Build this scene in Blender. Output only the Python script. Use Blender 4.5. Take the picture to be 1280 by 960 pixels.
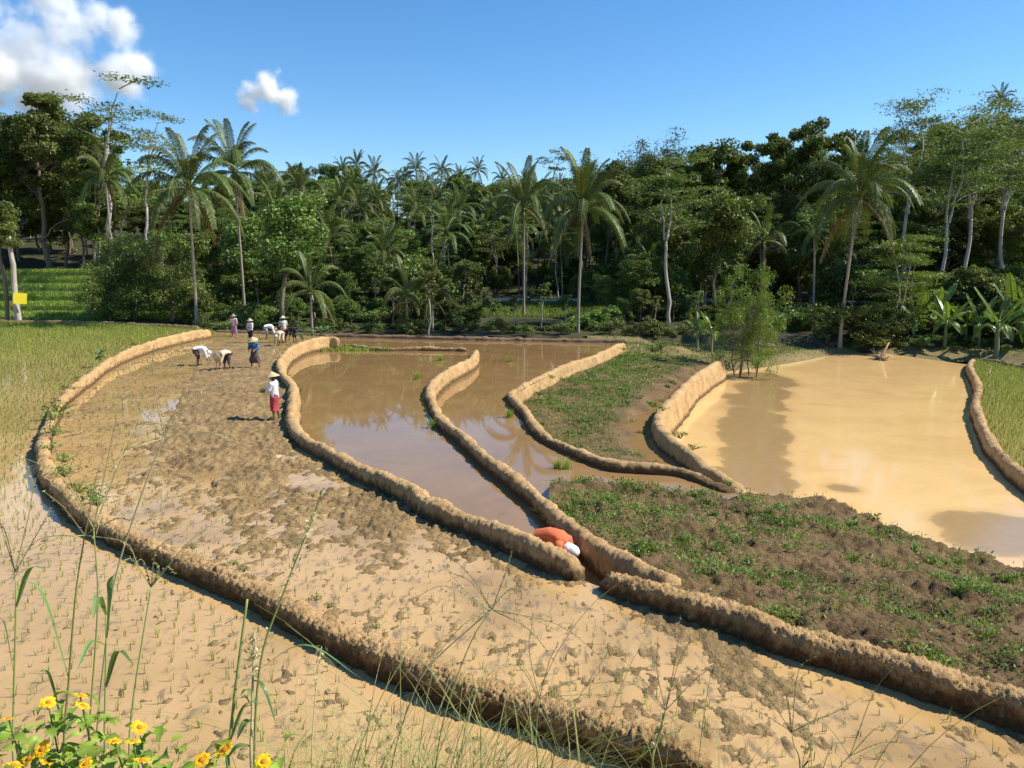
import bpy, bmesh, math, random
import numpy as np
from mathutils import Vector, Matrix, Euler
from mathutils.geometry import tessellate_polygon
for _o in list(bpy.data.objects): bpy.data.objects.remove(_o)
R = math.radians
S = bpy.context.scene
COL = S.collection
# ------------------------------------------------------------------ camera
CAM_H, FPX, PITCH = 5.0, 961.0, math.atan(147/961.0)
cd = bpy.data.cameras.new('camera'); cam = bpy.data.objects.new('camera', cd); COL.objects.link(cam)
cam.location = (0, 0, CAM_H); cam.rotation_euler = (math.pi/2-PITCH, 0, 0)
cd.sensor_width = 36; cd.lens = 36*FPX/1280; cd.clip_start = .05; cd.clip_end = 9000
S.camera = cam
# ------------------------------------------------------------------ sky, sun, exposure
SUN_EL, SUN_AZ = R(46), R(85)          # azimuth clockwise from +Y (view direction): light comes from the right
W = bpy.data.worlds.new('World'); S.world = W; W.use_nodes = True
_n = W.node_tree.nodes; _l = W.node_tree.links
_sky = _n.new('ShaderNodeTexSky'); _sky.sky_type = 'NISHITA'; _sky.sun_disc = False
_sky.sun_elevation = SUN_EL; _sky.sun_rotation = SUN_AZ
_sky.altitude = 500; _sky.air_density = 1.0; _sky.dust_density = .1; _sky.ozone_density = 3.
_n['Background'].inputs[1].default_value = 0.12
_hs = _n.new('ShaderNodeHueSaturation'); _hs.inputs['Saturation'].default_value = 1.26
_l.new(_sky.outputs[0], _hs.inputs['Color']); _l.new(_hs.outputs[0], _n['Background'].inputs[0])
sd = bpy.data.lights.new('sun', 'SUN'); sd.energy = 5.0; sd.angle = R(.53); sd.color = (1, .93, .80)
sun = bpy.data.objects.new('sun', sd); COL.objects.link(sun); sun.location = (60, 0, 60)
_d = Vector((math.sin(SUN_AZ)*math.cos(SUN_EL), math.cos(SUN_AZ)*math.cos(SUN_EL), math.sin(SUN_EL)))
sun.rotation_euler = _d.to_track_quat('Z', 'Y').to_euler()
S.view_settings.view_transform = 'Standard'; S.view_settings.look = 'None'
S.view_settings.exposure = 0.58; S.view_settings.gamma = 1; S.view_settings.use_curve_mapping = False
S.cycles.use_denoising = True
S.cycles.max_bounces = 14; S.cycles.diffuse_bounces = 3; S.cycles.glossy_bounces = 3
S.cycles.transmission_bounces = 4; S.cycles.volume_bounces = 14; S.cycles.transparent_max_bounces = 8
S.cycles.caustics_reflective = False; S.cycles.caustics_refractive = False

# ------------------------------------------------------------------ helpers
rng = np.random.default_rng(7)
_cp, _sp = math.cos(PITCH), math.sin(PITCH)
def ray(x, y):
    a, b = (x-640)/FPX, -(y-480)/FPX
    return a, _cp+b*_sp, -_sp+b*_cp            # world X, Y, Z of the view ray through a photo point
def U(x, y, z=0.):                             # point of height z seen at (x, y)
    a, f, v = ray(x, y); t = (z-CAM_H)/v
    return np.array([a*t, f*t, z])
def PY(x, y, Y):                               # point at distance Y seen at (x, y)
    a, f, v = ray(x, y); t = Y/f
    return np.array([a*t, Y, CAM_H+v*t])
def _h(ix, iy, iz):
    h = (ix*374761393 + iy*668265263 + iz*1442695041) & 0xffffffff
    h = ((h ^ (h >> 13))*1274126177) & 0xffffffff
    return ((h ^ (h >> 16)) & 0xffff)/32767.5-1
def noise(P, sc=1., seed=0):
    P = np.asarray(P, float)*sc+seed*17.31
    I = np.floor(P).astype(np.int64); f = P-I; f = f*f*f*(f*(f*6-15)+10)
    x, y, z = I[:, 0], I[:, 1], I[:, 2]; r = 0
    for dx in (0, 1):
        wx = f[:, 0] if dx else 1-f[:, 0]
        for dy in (0, 1):
            wy = f[:, 1] if dy else 1-f[:, 1]
            for dz in (0, 1):
                wz = f[:, 2] if dz else 1-f[:, 2]
                r = r+wx*wy*wz*_h(x+dx, y+dy, z+dz)
    return r
def fbm(P, sc, o=3, seed=0, g=.5):
    r, a = 0, 1.
    for i in range(o):
        r = r+a*noise(P, sc*2.03**i, seed+i); a *= g
    return r
def sstep(a, b, x):
    t = np.clip((x-a)/(b-a), 0, 1); return t*t*(3-2*t)
def inpoly(X, Y, poly):
    poly = np.asarray(poly); r = np.zeros(X.shape, bool); j = len(poly)-1
    for i in range(len(poly)):
        xi, yi = poly[i][:2]; xj, yj = poly[j][:2]
        c = ((yi > Y) != (yj > Y)) & (X < (xj-xi)*(Y-yi)/((yj-yi) or 1e-9)+xi); r ^= c; j = i
    return r
def dist_line(X, Y, line):
    d = np.full(X.shape, 1e9)
    for a, b in zip(line[:-1], line[1:]):
        ax, ay = a[:2]; bx, by = b[0]-ax, b[1]-ay
        t = np.clip(((X-ax)*bx+(Y-ay)*by)/(bx*bx+by*by+1e-9), 0, 1)
        d = np.minimum(d, np.hypot(X-ax-t*bx, Y-ay-t*by))
    return d
def mesh(name, V, F, mats=None, smooth=False, tone=None, mi=None):
    V = np.asarray(V, np.float32)
    Fs = [np.asarray(f, np.int64) for f in (F if isinstance(F, list) else [F]) if len(f)]
    me = bpy.data.meshes.new(name)
    me.vertices.add(len(V)); me.vertices.foreach_set('co', V.ravel())
    lv = np.concatenate([f.ravel() for f in Fs]); tot = np.concatenate([np.full(len(f), f.shape[1]) for f in Fs])
    me.loops.add(len(lv)); me.loops.foreach_set('vertex_index', lv.astype(np.int32))
    me.polygons.add(len(tot)); st = np.concatenate([[0], np.cumsum(tot)[:-1]])
    me.polygons.foreach_set('loop_start', st.astype(np.int32)); me.polygons.foreach_set('loop_total', tot.astype(np.int32))
    if mi is not None: me.polygons.foreach_set('material_index', np.asarray(mi, np.int32))
    me.polygons.foreach_set('use_smooth', np.full(len(tot), bool(smooth)))
    if tone is not None:
        at = me.attributes.new('tone', 'FLOAT', 'POINT'); at.data.foreach_set('value', np.asarray(tone, np.float32))
    me.update(calc_edges=True)
    for m in (mats if isinstance(mats, (list, tuple)) else [mats] if mats else []): me.materials.append(m)
    return me
def link(name, me, parent=None, loc=None, rot=None, sc=None):
    o = bpy.data.objects.new(name, me); COL.objects.link(o)
    if parent: o.parent = parent
    if loc is not None: o.location = loc
    if rot is not None: o.rotation_euler = rot
    if sc is not None: o.scale = (sc,)*3 if not hasattr(sc, '__len__') else sc
    return o
def tag(o, label, cat, group=None):
    o['label'] = label; o['category'] = cat
    if group: o['group'] = group
    return o
def thing(name, label, cat, loc=(0, 0, 0), rz=0, group=None, sc=None):
    o = link(name, None, loc=loc, rot=(0, 0, rz), sc=sc); o.empty_display_size = .3
    return tag(o, label, cat, group)
def copy_tree(o, parent=None):
    c = o.copy(); COL.objects.link(c); c.parent = parent
    for ch in KIDS.get(o.name, list(o.children)): copy_tree(ch, c)
    return c
KIDS = {}
def structure(o): o['kind'] = 'structure'; return o
def stuff(o, label, cat): o['kind'] = 'stuff'; return tag(o, label, cat)
def join(parts):                               # [(V, F or [F..], tone)] -> one set, faces grouped by size
    V, T, by, n = [], [], {}, 0
    for v, f, t in parts:
        V.append(v); T.append(np.broadcast_to(t, (len(v),)))
        for g in (f if isinstance(f, list) else [f]):
            if len(g): by.setdefault(np.asarray(g).shape[1], []).append(np.asarray(g)+n)
        n += len(v)
    return np.concatenate(V), [np.concatenate(x) for x in by.values()], np.concatenate(T)
def tube(pts, rad, k=8, cap=True):
    pts = np.asarray(pts, float); n = len(pts); rad = np.broadcast_to(rad, (n,))
    T = np.gradient(pts, axis=0); T /= np.linalg.norm(T, axis=1)[:, None]+1e-9
    a = np.array([0, 0, 1.]) if abs(T[0][2]) < .9 else np.array([1., 0, 0])
    V = []; N = np.cross(T[0], a); N /= np.linalg.norm(N)
    an = np.arange(k)*2*math.pi/k
    for i in range(n):
        N = N-T[i]*N.dot(T[i]); N /= np.linalg.norm(N)+1e-9; B = np.cross(T[i], N)
        V.append(pts[i]+rad[i]*(np.cos(an)[:, None]*N+np.sin(an)[:, None]*B))
    V = np.concatenate(V); i, j = np.meshgrid(np.arange(n-1), np.arange(k), indexing='ij'); i = i.ravel(); j = j.ravel()
    F = np.stack([i*k+j, i*k+(j+1) % k, (i+1)*k+(j+1) % k, (i+1)*k+j], 1)
    Fs = [F]
    if cap:
        V = np.concatenate([V, pts[-1:]]); m = len(V)-1; j = np.arange(k)
        Fs.append(np.stack([(n-1)*k+j, (n-1)*k+(j+1) % k, np.full(k, m)], 1))
    return V, Fs
def spline(pts, n=8):                          # Catmull-Rom through the points
    P = np.asarray(pts, float); Q = np.vstack([2*P[0]-P[1], P, 2*P[-1]-P[-2]]); out = []
    t = np.linspace(0, 1, n, endpoint=False)[:, None]
    for i in range(1, len(Q)-2):
        a, b, c, d = Q[i-1], Q[i], Q[i+1], Q[i+2]
        out.append(.5*((2*b)+(c-a)*t+(2*a-5*b+4*c-d)*t**2+(3*b-a-3*c+d)*t**3))
    return np.vstack(out+[P[-1:]])
def blades(P, h, w, lean, curl=.6, tone=None, seed=1):
    """grass blades: one strip of a quad and a triangle for each row of P"""
    r = np.random.default_rng(seed); n = len(P); P = np.asarray(P, float)
    h = np.broadcast_to(h, (n,))*r.uniform(.65, 1.25, n); az = r.uniform(0, 2*math.pi, n); le = lean*r.uniform(.2, 1.3, n)
    d = np.stack([np.cos(az), np.sin(az), np.zeros(n)], 1); s = np.stack([-np.sin(az), np.cos(az), np.zeros(n)], 1)
    w = np.broadcast_to(w, (n,))
    mid = P+d*(h*le*.4)[:, None]+np.array([0, 0, 1])*(h*.6)[:, None]
    tip = P+d*(h*le*(1+curl))[:, None]+np.array([0, 0, 1])*(h*(1-.3*le*curl))[:, None]
    V = np.stack([P-s*w[:, None]/2, P+s*w[:, None]/2, mid+s*w[:, None]*.42, mid-s*w[:, None]*.42, tip], 1).reshape(-1, 3)
    b = np.arange(n)*5
    F4 = np.stack([b, b+1, b+2, b+3], 1); F3 = np.stack([b+3, b+2, b+4], 1)
    T = np.repeat(r.uniform(0, 1, n) if tone is None else tone, 5)
    return V, [F4, F3], T

# ------------------------------------------------------------------ materials
def newmat(name):
    m = bpy.data.materials.new(name); m.use_nodes = True; nt = m.node_tree
    return m, nt, nt.nodes['Principled BSDF']
def nnoise(nt, sc, detail=4, rough=.55, coord='Object', dist=0, scale3=None):
    tc = nt.nodes.new('ShaderNodeTexCoord'); n = nt.nodes.new('ShaderNodeTexNoise')
    n.inputs['Scale'].default_value = sc; n.inputs['Detail'].default_value = detail
    n.inputs['Roughness'].default_value = rough; n.inputs['Distortion'].default_value = dist
    if scale3:
        mp = nt.nodes.new('ShaderNodeMapping'); mp.inputs['Scale'].default_value = scale3
        nt.links.new(tc.outputs[coord], mp.inputs[0]); nt.links.new(mp.outputs[0], n.inputs['Vector'])
    else: nt.links.new(tc.outputs[coord], n.inputs['Vector'])
    return n.outputs['Fac']
def ramp(nt, fac, stops):
    r = nt.nodes.new('ShaderNodeValToRGB'); e = r.color_ramp.elements
    while len(e) < len(stops): e.new(.5)
    for k, (p, c) in zip(e, stops): k.position = p; k.color = (*c, 1) if len(c) == 3 else c
    nt.links.new(fac, r.inputs[0]); return r.outputs[0]
def mix(nt, fac, a, b, mode='MIX'):
    m = nt.nodes.new('ShaderNodeMix'); m.data_type = 'RGBA'; m.blend_type = mode
    for sock, v in ((m.inputs[0], fac), (m.inputs[6], a), (m.inputs[7], b)):
        if hasattr(v, 'is_output'): nt.links.new(v, sock)
        elif isinstance(v, (int, float)): sock.default_value = v
        else: sock.default_value = (*v, 1)
    return m.outputs[2]
def mth(nt, op, a, b=0., clamp=False):
    m = nt.nodes.new('ShaderNodeMath'); m.operation = op; m.use_clamp = clamp
    for s, v in ((m.inputs[0], a), (m.inputs[1], b)):
        if hasattr(v, 'is_output'): nt.links.new(v, s)
        else: s.default_value = v
    return m.outputs[0]
def attr(nt, name='tone'):
    a = nt.nodes.new('ShaderNodeAttribute'); a.attribute_name = name; return a.outputs['Fac']
def bump(nt, bsdf, h, strength=.4, dist=.02):
    b = nt.nodes.new('ShaderNodeBump'); b.inputs['Strength'].default_value = strength; b.inputs['Distance'].default_value = dist
    nt.links.new(h, b.inputs['Height']); nt.links.new(b.outputs[0], bsdf.inputs['Normal'])
def setc(nt, b, c):
    if hasattr(c, 'is_output'): nt.links.new(c, b.inputs['Base Color'])
    else: b.inputs['Base Color'].default_value = (*c, 1)
def plain(name, c, rough=.8, var=.25, sc=6, bmp=0):
    m, nt, b = newmat(name); f = nnoise(nt, sc)
    setc(nt, b, mix(nt, f, [x*(1-var) for x in c], [min(1, x*(1+var)) for x in c])); b.inputs['Roughness'].default_value = rough
    if bmp: bump(nt, b, nnoise(nt, sc*4), bmp, .02)
    return m
def soil(name, light, dark, rough=.95, fine=45, bm=.6, bd=.02, wet_shade=None):
    m, nt, b = newmat(name)
    f1 = nnoise(nt, .9, 5, .6); f2 = nnoise(nt, fine, 5, .65); f3 = nnoise(nt, 7, 4)
    c = ramp(nt, f1, [(.33, dark), (.66, light)])
    c = mix(nt, ramp(nt, f2, [(.36, (0, 0, 0)), (.62, (1, 1, 1))]), mix(nt, .55, c, dark), c)
    c = mix(nt, ramp(nt, f3, [(.4, (0, 0, 0)), (.75, (.5, .5, .5))]), c, [min(1, x*1.18) for x in light])
    if wet_shade:                                    # damp earth at the foot, carried up the sides as painted shade
        w = mth(nt, 'ADD', attr(nt), mth(nt, 'MULTIPLY', mth(nt, 'SUBTRACT', f3, .5), .9)); c = mix(nt, ramp(nt, w, [(.30, (1, 1, 1)), (.72, (0, 0, 0))]), c, wet_shade)
    setc(nt, b, c); b.inputs['Roughness'].default_value = rough; b.inputs['Specular IOR Level'].default_value = .2
    bump(nt, b, f2, bm, bd); return m
def leafmat(name, dark, light, trans=.3, rough=.45, var=.35, spec=.35):
    m, nt, b = newmat(name)
    t = attr(nt); oi = nt.nodes.new('ShaderNodeObjectInfo')
    c = ramp(nt, t, [(0, dark), (.75, light), (1, [min(1, x*1.35) for x in light])])
    h = nt.nodes.new('ShaderNodeHueSaturation'); nt.links.new(c, h.inputs['Color'])
    nt.links.new(mth(nt, 'ADD', mth(nt, 'MULTIPLY', oi.outputs['Random'], var*.14), .5-var*.11), h.inputs['Hue'])
    nt.links.new(mth(nt, 'ADD', mth(nt, 'MULTIPLY', oi.outputs['Random'], var*2), 1-var), h.inputs['Value'])
    setc(nt, b, h.outputs[0]); b.inputs['Roughness'].default_value = rough; b.inputs['Specular IOR Level'].default_value = spec
    tr = nt.nodes.new('ShaderNodeBsdfTranslucent'); nt.links.new(mix(nt, 1., h.outputs[0], (1.0, 1.0, .45), 'MULTIPLY'), tr.inputs[0])
    ms = nt.nodes.new('ShaderNodeMixShader'); ms.inputs[0].default_value = trans
    nt.links.new(b.outputs[0], ms.inputs[1]); nt.links.new(tr.outputs[0], ms.inputs[2])
    nt.links.new(ms.outputs[0], nt.nodes['Material Output'].inputs[0]); return m
def watermat(name, stops, sc=.35, rough=.045, bs=.03, blobs=None, smudge=None, stretch=None):
    """opaque muddy water: silt colour below a clear reflecting surface"""
    m, nt, b = newmat(name)
    f = nnoise(nt, sc, 6, .6, dist=.6, scale3=stretch)
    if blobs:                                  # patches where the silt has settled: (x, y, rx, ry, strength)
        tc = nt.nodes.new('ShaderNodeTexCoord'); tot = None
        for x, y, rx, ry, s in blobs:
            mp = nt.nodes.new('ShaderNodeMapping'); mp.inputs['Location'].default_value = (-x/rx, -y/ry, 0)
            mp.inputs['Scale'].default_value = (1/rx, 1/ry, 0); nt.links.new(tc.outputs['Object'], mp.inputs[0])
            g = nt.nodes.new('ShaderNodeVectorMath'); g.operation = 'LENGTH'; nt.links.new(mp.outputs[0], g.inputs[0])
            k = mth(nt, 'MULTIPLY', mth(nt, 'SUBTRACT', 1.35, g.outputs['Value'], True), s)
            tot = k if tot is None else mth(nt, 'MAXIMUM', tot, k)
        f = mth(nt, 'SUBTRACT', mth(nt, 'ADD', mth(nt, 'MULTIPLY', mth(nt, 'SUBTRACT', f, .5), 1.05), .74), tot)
    c = ramp(nt, f, stops)
    c = mix(nt, mth(nt, 'MULTIPLY', nnoise(nt, sc*9, 4), .35), c, [x*.72 for x in stops[-1][1]])
    if smudge:                                 # lumps of mud just below the surface
        sm = ramp(nt, nnoise(nt, smudge[0], 5, .62, scale3=(1, .45, 1), dist=.4), [(smudge[1], (0, 0, 0)), (smudge[1]+.13, (.85, .85, .85))])
        c = mix(nt, sm, c, smudge[2])
    setc(nt, b, c); b.inputs['Roughness'].default_value = rough; b.inputs['IOR'].default_value = 1.33
    b.inputs['Specular IOR Level'].default_value = .5
    bump(nt, b, nnoise(nt, 2.2, 3, scale3=(1, .5, 1)), bs, .05); return m
# ------------------------------------------------------------------ the terraces: levels and bund lines
zO, zA, zB, zC, zD, zE, zF = .03, 0., -.4, -.8, -1.32, -2., -1.7
def line(pts, z=None):
    return np.array([U(p[0], p[1], z if z is not None else p[2]) for p in pts])
L1 = line([(262,411),(233,416),(187,428),(140,447),(100,475),(76,497),(62,523),(53,553),(60,587),(88,620),(123,643),(165,666),(212,684),(262,705),(319,729),(375,757),(431,784),(501,814),(582,847),(647,866),(745,897),(826,921),(893,940)], .36)
_t = [(262,410,.72),(233,415,.70),(187,427,.64),(140,446,.54),(100,475,.46)]; L1[:5] = [U(*q) for q in _t]
L1b = line([(985,955),(1040,985),(1110,1040),(1220,1120)], .25)
L2 = line([(425,421,.45),(408,420,.5),(383,425,.45),(362,435,.4),(350,450,.38),(354,465,.36),(366,480,.36),(365,500,.36),(364,520,.36),(377,540,.36),(407,557,.36),(450,580,.36),(500,603,.36),(553,630,.36),(607,651,.36),(657,672,.36),(707,692,.36),(731,701,.34)])
L2b = line([(427,428),(473,433),(530,433),(587,434)], -.12)
L3 = line([(596,436,-.1),(588,447,-.08),(557,463,-.08),(538,481,-.08),(541,501,-.08),(554,523,-.08),(580,543,-.08),(607,567,-.06),(640,590,-.05),(673,617,-.05),(697,639,0),(722,657,.08),(760,683,.14),(800,706,.2),(826,719,.2),(850,734,.22)])
L4 = line([(781,428,-.4),(771,430,-.35),(747,442,-.4),(713,453,-.42),(673,470,-.45),(647,484,-.5),(639,493,-.5),(655,509,-.5),(668,527,-.5),(686,543,-.5),(726,561,-.5),(766,575,-.52),(806,580,-.55),(846,585,-.6),(872,594,-.65),(899,606,-.7),(924,616,-.75)])
L5 = line([(903,448,-.72),(886,457,-.74),(864,472,-.75),(846,491,-.76),(828,508,-.75),(823,522,-.78),(832,540,-.8),(851,556,-.82),(867,567,-.85),(886,583,-.9),(909,597,-.95),(925,610,-.95)])
L6 = line([(752,706),(821,728),(914,756),(1008,787),(1102,812),(1196,841),(1280,868),(1400,910),(1560,970)], .37)
L7 = line([(1217,447),(1213,457),(1224,480),(1221,502),(1231,532),(1250,561),(1280,588),(1340,625),(1450,690)], -1.45)
LO = line([(-420,388),(-200,393),(0,399),(120,401),(250,407)], .33)
LA = line([(268,411),(330,413.5),(412,416.5)], .22)
LC = line([(405,416),(560,420),(680,422),(786,424)], -.5)
LF = line([(1225,446),(1250,450),(1290,458),(1400,480)], -1.42)

M_bund = soil('bund_earth', (.56, .37, .175), (.32, .20, .09), fine=42, bm=1., bd=.03, wet_shade=(.12, .075, .034))
M_bundd = soil('bund_earth_old', (.26, .17, .10), (.15, .095, .055))
M_mud = soil('paddy_mud', (.25, .17, .08), (.12, .08, .037), rough=.55, fine=28, bm=.7)
M_mudl = soil('paddy_mud_dry', (.35, .235, .105), (.155, .102, .045), rough=.75, fine=15, bm=1., bd=.06)
M_mound = soil('field_soil', (.235, .155, .073), (.085, .054, .026), rough=.95, fine=22, bm=1., bd=.06)
M_path = soil('hill_soil', (.07, .06, .03), (.03, .035, .015), rough=.95, fine=3, bm=.4)

def bund(name, label, L, zl, zr, wt=.38, amp=.028, K=30, dmin=.03, mat=None, caps=(1, 1), hi=None):
    P = spline(L, 24); d = np.hypot(P[:, 0], P[:, 1])
    seg = np.linalg.norm(np.diff(P, axis=0), axis=1); s = np.concatenate([[0], np.cumsum(seg)])
    out = [0.]
    while out[-1] < s[-1]: out.append(out[-1]+min(.28, max(dmin, np.interp(out[-1], s, d)*.0020)))
    out[-1] = s[-1]; out = np.array(out)
    P = np.stack([np.interp(out, s, P[:, i]) for i in range(3)], 1)
    T = np.gradient(P[:, :2], axis=0); T /= np.linalg.norm(T, axis=1)[:, None]+1e-9
    N = np.stack([T[:, 1], -T[:, 0]], 1)                       # right-hand side
    n1 = np.stack([out, out*0, out*0+.5], 1)
    zt = P[:, 2]+.05*noise(n1, .6, 3)+.03*noise(n1, 1.9, 4)-.05*np.clip(noise(n1, 1.1, 8)-.45, 0, 1)*2; wv = wt*(1+.24*noise(n1, .55, 5)+.16*noise(n1, 1.7, 6))
    e = np.ones(len(out))
    for use, q in ((caps[0], out), (caps[1], s[-1]-out)):
        if use: e = np.minimum(e, np.sqrt(np.clip(1-(1-np.clip(q/.38, 0, 1))**2, 0, 1)))
    rings = []
    for i in range(len(out)):
        z, w = zt[i], wv[i]/2
        bl, br = [w+.03+(.02 if z-q < .5 else .26*(z-q-.35)) for q in (zl, zr)]
        pr = np.array([(-bl-.05, zl-.2), (-bl, zl-.02), (-(w+.03), z-.10), (-w*.92, z-.025), (0, z+.01), (w*.92, z-.025), (w+.03, z-.10), (br, zr-.02), (br+.05, zr-.2)])
        q = np.concatenate([[0], np.cumsum(np.hypot(*np.diff(pr, axis=0).T))]); u = np.linspace(0, q[-1], K)
        a, b = np.interp(u, q, pr[:, 0]), np.interp(u, q, pr[:, 1])
        for _ in range(2):
            a[1:-1] = (a[:-2]+2*a[1:-1]+a[2:])/4; b[1:-1] = (b[:-2]+2*b[1:-1]+b[2:])/4
        lo = min(zl, zr)-.2; a = a*(.25+.75*e[i]); b = lo+(b-lo)*(.35+.65*e[i])
        rings.append(np.stack([P[i, 0]+N[i, 0]*a, P[i, 1]+N[i, 1]*a, b], 1))
    V = np.array(rings); n = len(V)
    du = np.gradient(V, axis=1); dv = np.gradient(V, axis=0); nn = np.cross(du, dv)
    nn /= np.linalg.norm(nn, axis=2)[:, :, None]+1e-9; nn *= np.sign(nn[:, K//2, 2].mean())
    Q = V.reshape(-1, 3)
    dd = np.interp(np.linspace(0, 1, 5), [0, 1], [0, 1])
    dist = np.hypot(Q[:, 0], Q[:, 1])
    near = 1-sstep(14, 30, dist)
    c = amp*1.3*fbm(Q, 2.6, 3, 11)+amp*1.1*(np.abs(noise(Q, 8, 12))-.25)+amp*.75*near*(np.abs(noise(Q, 19, 13))-.25)+amp*1.15*near*(np.abs(noise(Q, 38, 15))-.25)+amp*.85*near*noise(Q, 60, 14)
    V = Q+nn.reshape(-1, 3)*c[:, None]
    half = np.tile(np.arange(K) < K/2, n); damp_shade = np.clip((V[:, 2]-np.where(half, zl, zr))/.36, 0, 1)  # height over the water: damp foot plus shade painted on the sides
    i, j = np.meshgrid(np.arange(n-1), np.arange(K-1), indexing='ij'); i = i.ravel(); j = j.ravel()
    F = np.stack([i*K+j, i*K+j+1, (i+1)*K+j+1, (i+1)*K+j], 1)
    r = np.arange(K); fan0 = np.stack([np.zeros(K-2, int), r[2:], r[1:-1]], 1); fan1 = fan0[:, ::-1]+(n-1)*K
    o = link(name, mesh(name, V, [F, fan0, fan1], mat or M_bund, smooth=True, tone=damp_shade))
    return tag(o, label, 'earth bund', 'earth bunds between the paddies')

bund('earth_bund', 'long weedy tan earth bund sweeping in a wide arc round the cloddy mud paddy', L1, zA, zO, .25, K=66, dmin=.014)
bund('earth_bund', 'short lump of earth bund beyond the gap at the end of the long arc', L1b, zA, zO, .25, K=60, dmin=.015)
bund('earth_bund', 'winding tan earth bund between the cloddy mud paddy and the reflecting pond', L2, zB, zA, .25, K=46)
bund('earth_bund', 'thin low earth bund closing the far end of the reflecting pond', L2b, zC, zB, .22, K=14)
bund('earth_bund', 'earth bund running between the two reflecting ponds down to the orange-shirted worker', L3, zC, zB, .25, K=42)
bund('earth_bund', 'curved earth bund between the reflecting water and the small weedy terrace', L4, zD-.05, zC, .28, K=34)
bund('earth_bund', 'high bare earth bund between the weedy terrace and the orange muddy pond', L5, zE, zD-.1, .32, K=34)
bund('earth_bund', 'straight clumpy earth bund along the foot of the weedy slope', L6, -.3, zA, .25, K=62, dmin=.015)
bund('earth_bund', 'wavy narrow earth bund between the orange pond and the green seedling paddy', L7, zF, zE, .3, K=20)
bund('earth_bund', 'straight dark earth bund behind the green rice paddy below the palms', LO, -.4, zO, .35, K=12, mat=M_bundd)
bund('earth_bund', 'short dark earth bund behind the group of planters', LA, -.4, zA, .3, K=12, mat=M_bundd)
bund('earth_bund', 'straight brown earth bund at the foot of the palms behind the ponds', LC, -.9, zC, .4, K=12, mat=M_bundd)
bund('earth_bund', 'dark earth bund closing the green seedling paddy below the banana plants', LF, -1.8, zF, .3, K=12, mat=M_bundd)

# ------------------------------------------------------------------ paddies: a water sheet each, mud relief breaking through it
def sheet(name, poly, z, mat):
    P = [Vector((p[0], p[1], 0)) for p in poly]
    F = tessellate_polygon([P]); V = np.array([(p[0], p[1], z) for p in poly])
    F = np.array([f if (V[f[1]]-V[f[0]])[0]*(V[f[2]]-V[f[0]])[1]-(V[f[1]]-V[f[0]])[1]*(V[f[2]]-V[f[0]])[0] > 0 else f[::-1] for f in F])
    return structure(link(name, mesh(name, V, F, mat)))
s1, s1b, s2, s2b, s3, s4, s5, s6, s7 = [spline(l, 5)[:, :2] for l in (L1, L1b, L2, L2b, L3, L4, L5, L6, L7)]
cut = lambda *a: np.vstack([np.asarray(x, float).reshape(-1, 2) for x in a])
polyO = cut(s1, [(3.05, 7.2)], s1b, [(5., 3.), (-25, 3.), (-62, 20), (-75, 72)], LO[::1, :2], LA[:1, :2])
polyA = cut(s1[::-1], LA[:, :2], s2[8:], s6, [(9, 3)], s1b[::-1], [(3.05, 7.2)])
polyB = cut(s2, [(1.7, 11.)], s3[-6:-5], s3[:-5][::-1], s2b[::-1])
polyC = cut(LA[-1:, :2], LC[:, :2], s4, [U(888,634,zC)[:2], U(848,628,zC)[:2], U(800,622,zC)[:2], U(740,622,zC)[:2], U(690,625,zC)[:2]], s3[:52][::-1], s2b[::-1], s2[:8])
polyD = cut(s4, s5[::-1])
polyE = cut(s5, [U(955,640,zE)[:2], U(1040,660,zE)[:2], U(1130,710,zE)[:2], U(1200,760,zE)[:2], (14, 12)], s7[::-1], [U(1100,441,zE)[:2], U(1047,442,zE)[:2], U(1010,450,zE)[:2], U(950,460,zE)[:2], U(908,464,zE)[:2]])
polyF = cut(s7, [(48, 28), (60, 50)], LF[::-1, :2])
SILT = [(.30, (.30, .19, .072)), (.5, (.50, .318, .135)), (.72, (.58, .374, .163))]
M_wA = watermat('silty_water', SILT, .5, smudge=(6.5, .525, (.20, .145, .085)))
M_wO = watermat('silty_water_green', [(.28, (.33, .22, .08)), (.5, (.49, .315, .14)), (.72, (.59, .38, .175))], .22, smudge=(6.5, .555, (.21, .15, .09)))
M_wB = watermat('pond_water', [(.3, (.23, .135, .055)), (.7, (.31, .185, .08))], .5, rough=.03, bs=.012, smudge=(2.5, .62, (.19, .12, .06)))
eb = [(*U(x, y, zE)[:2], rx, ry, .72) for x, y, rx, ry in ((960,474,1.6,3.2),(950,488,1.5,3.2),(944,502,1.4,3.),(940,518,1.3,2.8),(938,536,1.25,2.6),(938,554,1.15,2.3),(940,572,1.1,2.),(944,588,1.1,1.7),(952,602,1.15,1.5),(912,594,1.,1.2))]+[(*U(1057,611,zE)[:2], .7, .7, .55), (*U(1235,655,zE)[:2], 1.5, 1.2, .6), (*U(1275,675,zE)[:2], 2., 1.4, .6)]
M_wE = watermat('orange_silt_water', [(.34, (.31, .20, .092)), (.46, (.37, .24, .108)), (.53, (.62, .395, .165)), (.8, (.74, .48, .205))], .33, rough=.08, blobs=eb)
M_wF = watermat('green_paddy_water', [(.3, (.30, .23, .07)), (.7, (.42, .31, .11))], .3)
sheet('paddy_water', polyO, zO, M_wO); sheet('paddy_water', polyA, zA, M_wA); sheet('pond_water', polyB, zB, M_wB)
sheet('pond_water', polyC, zC, M_wB); sheet('ditch_water', polyD, zD, M_wB); sheet('pond_water', polyE, zE, M_wE); sheet('paddy_water', polyF, zF, M_wF)

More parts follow.
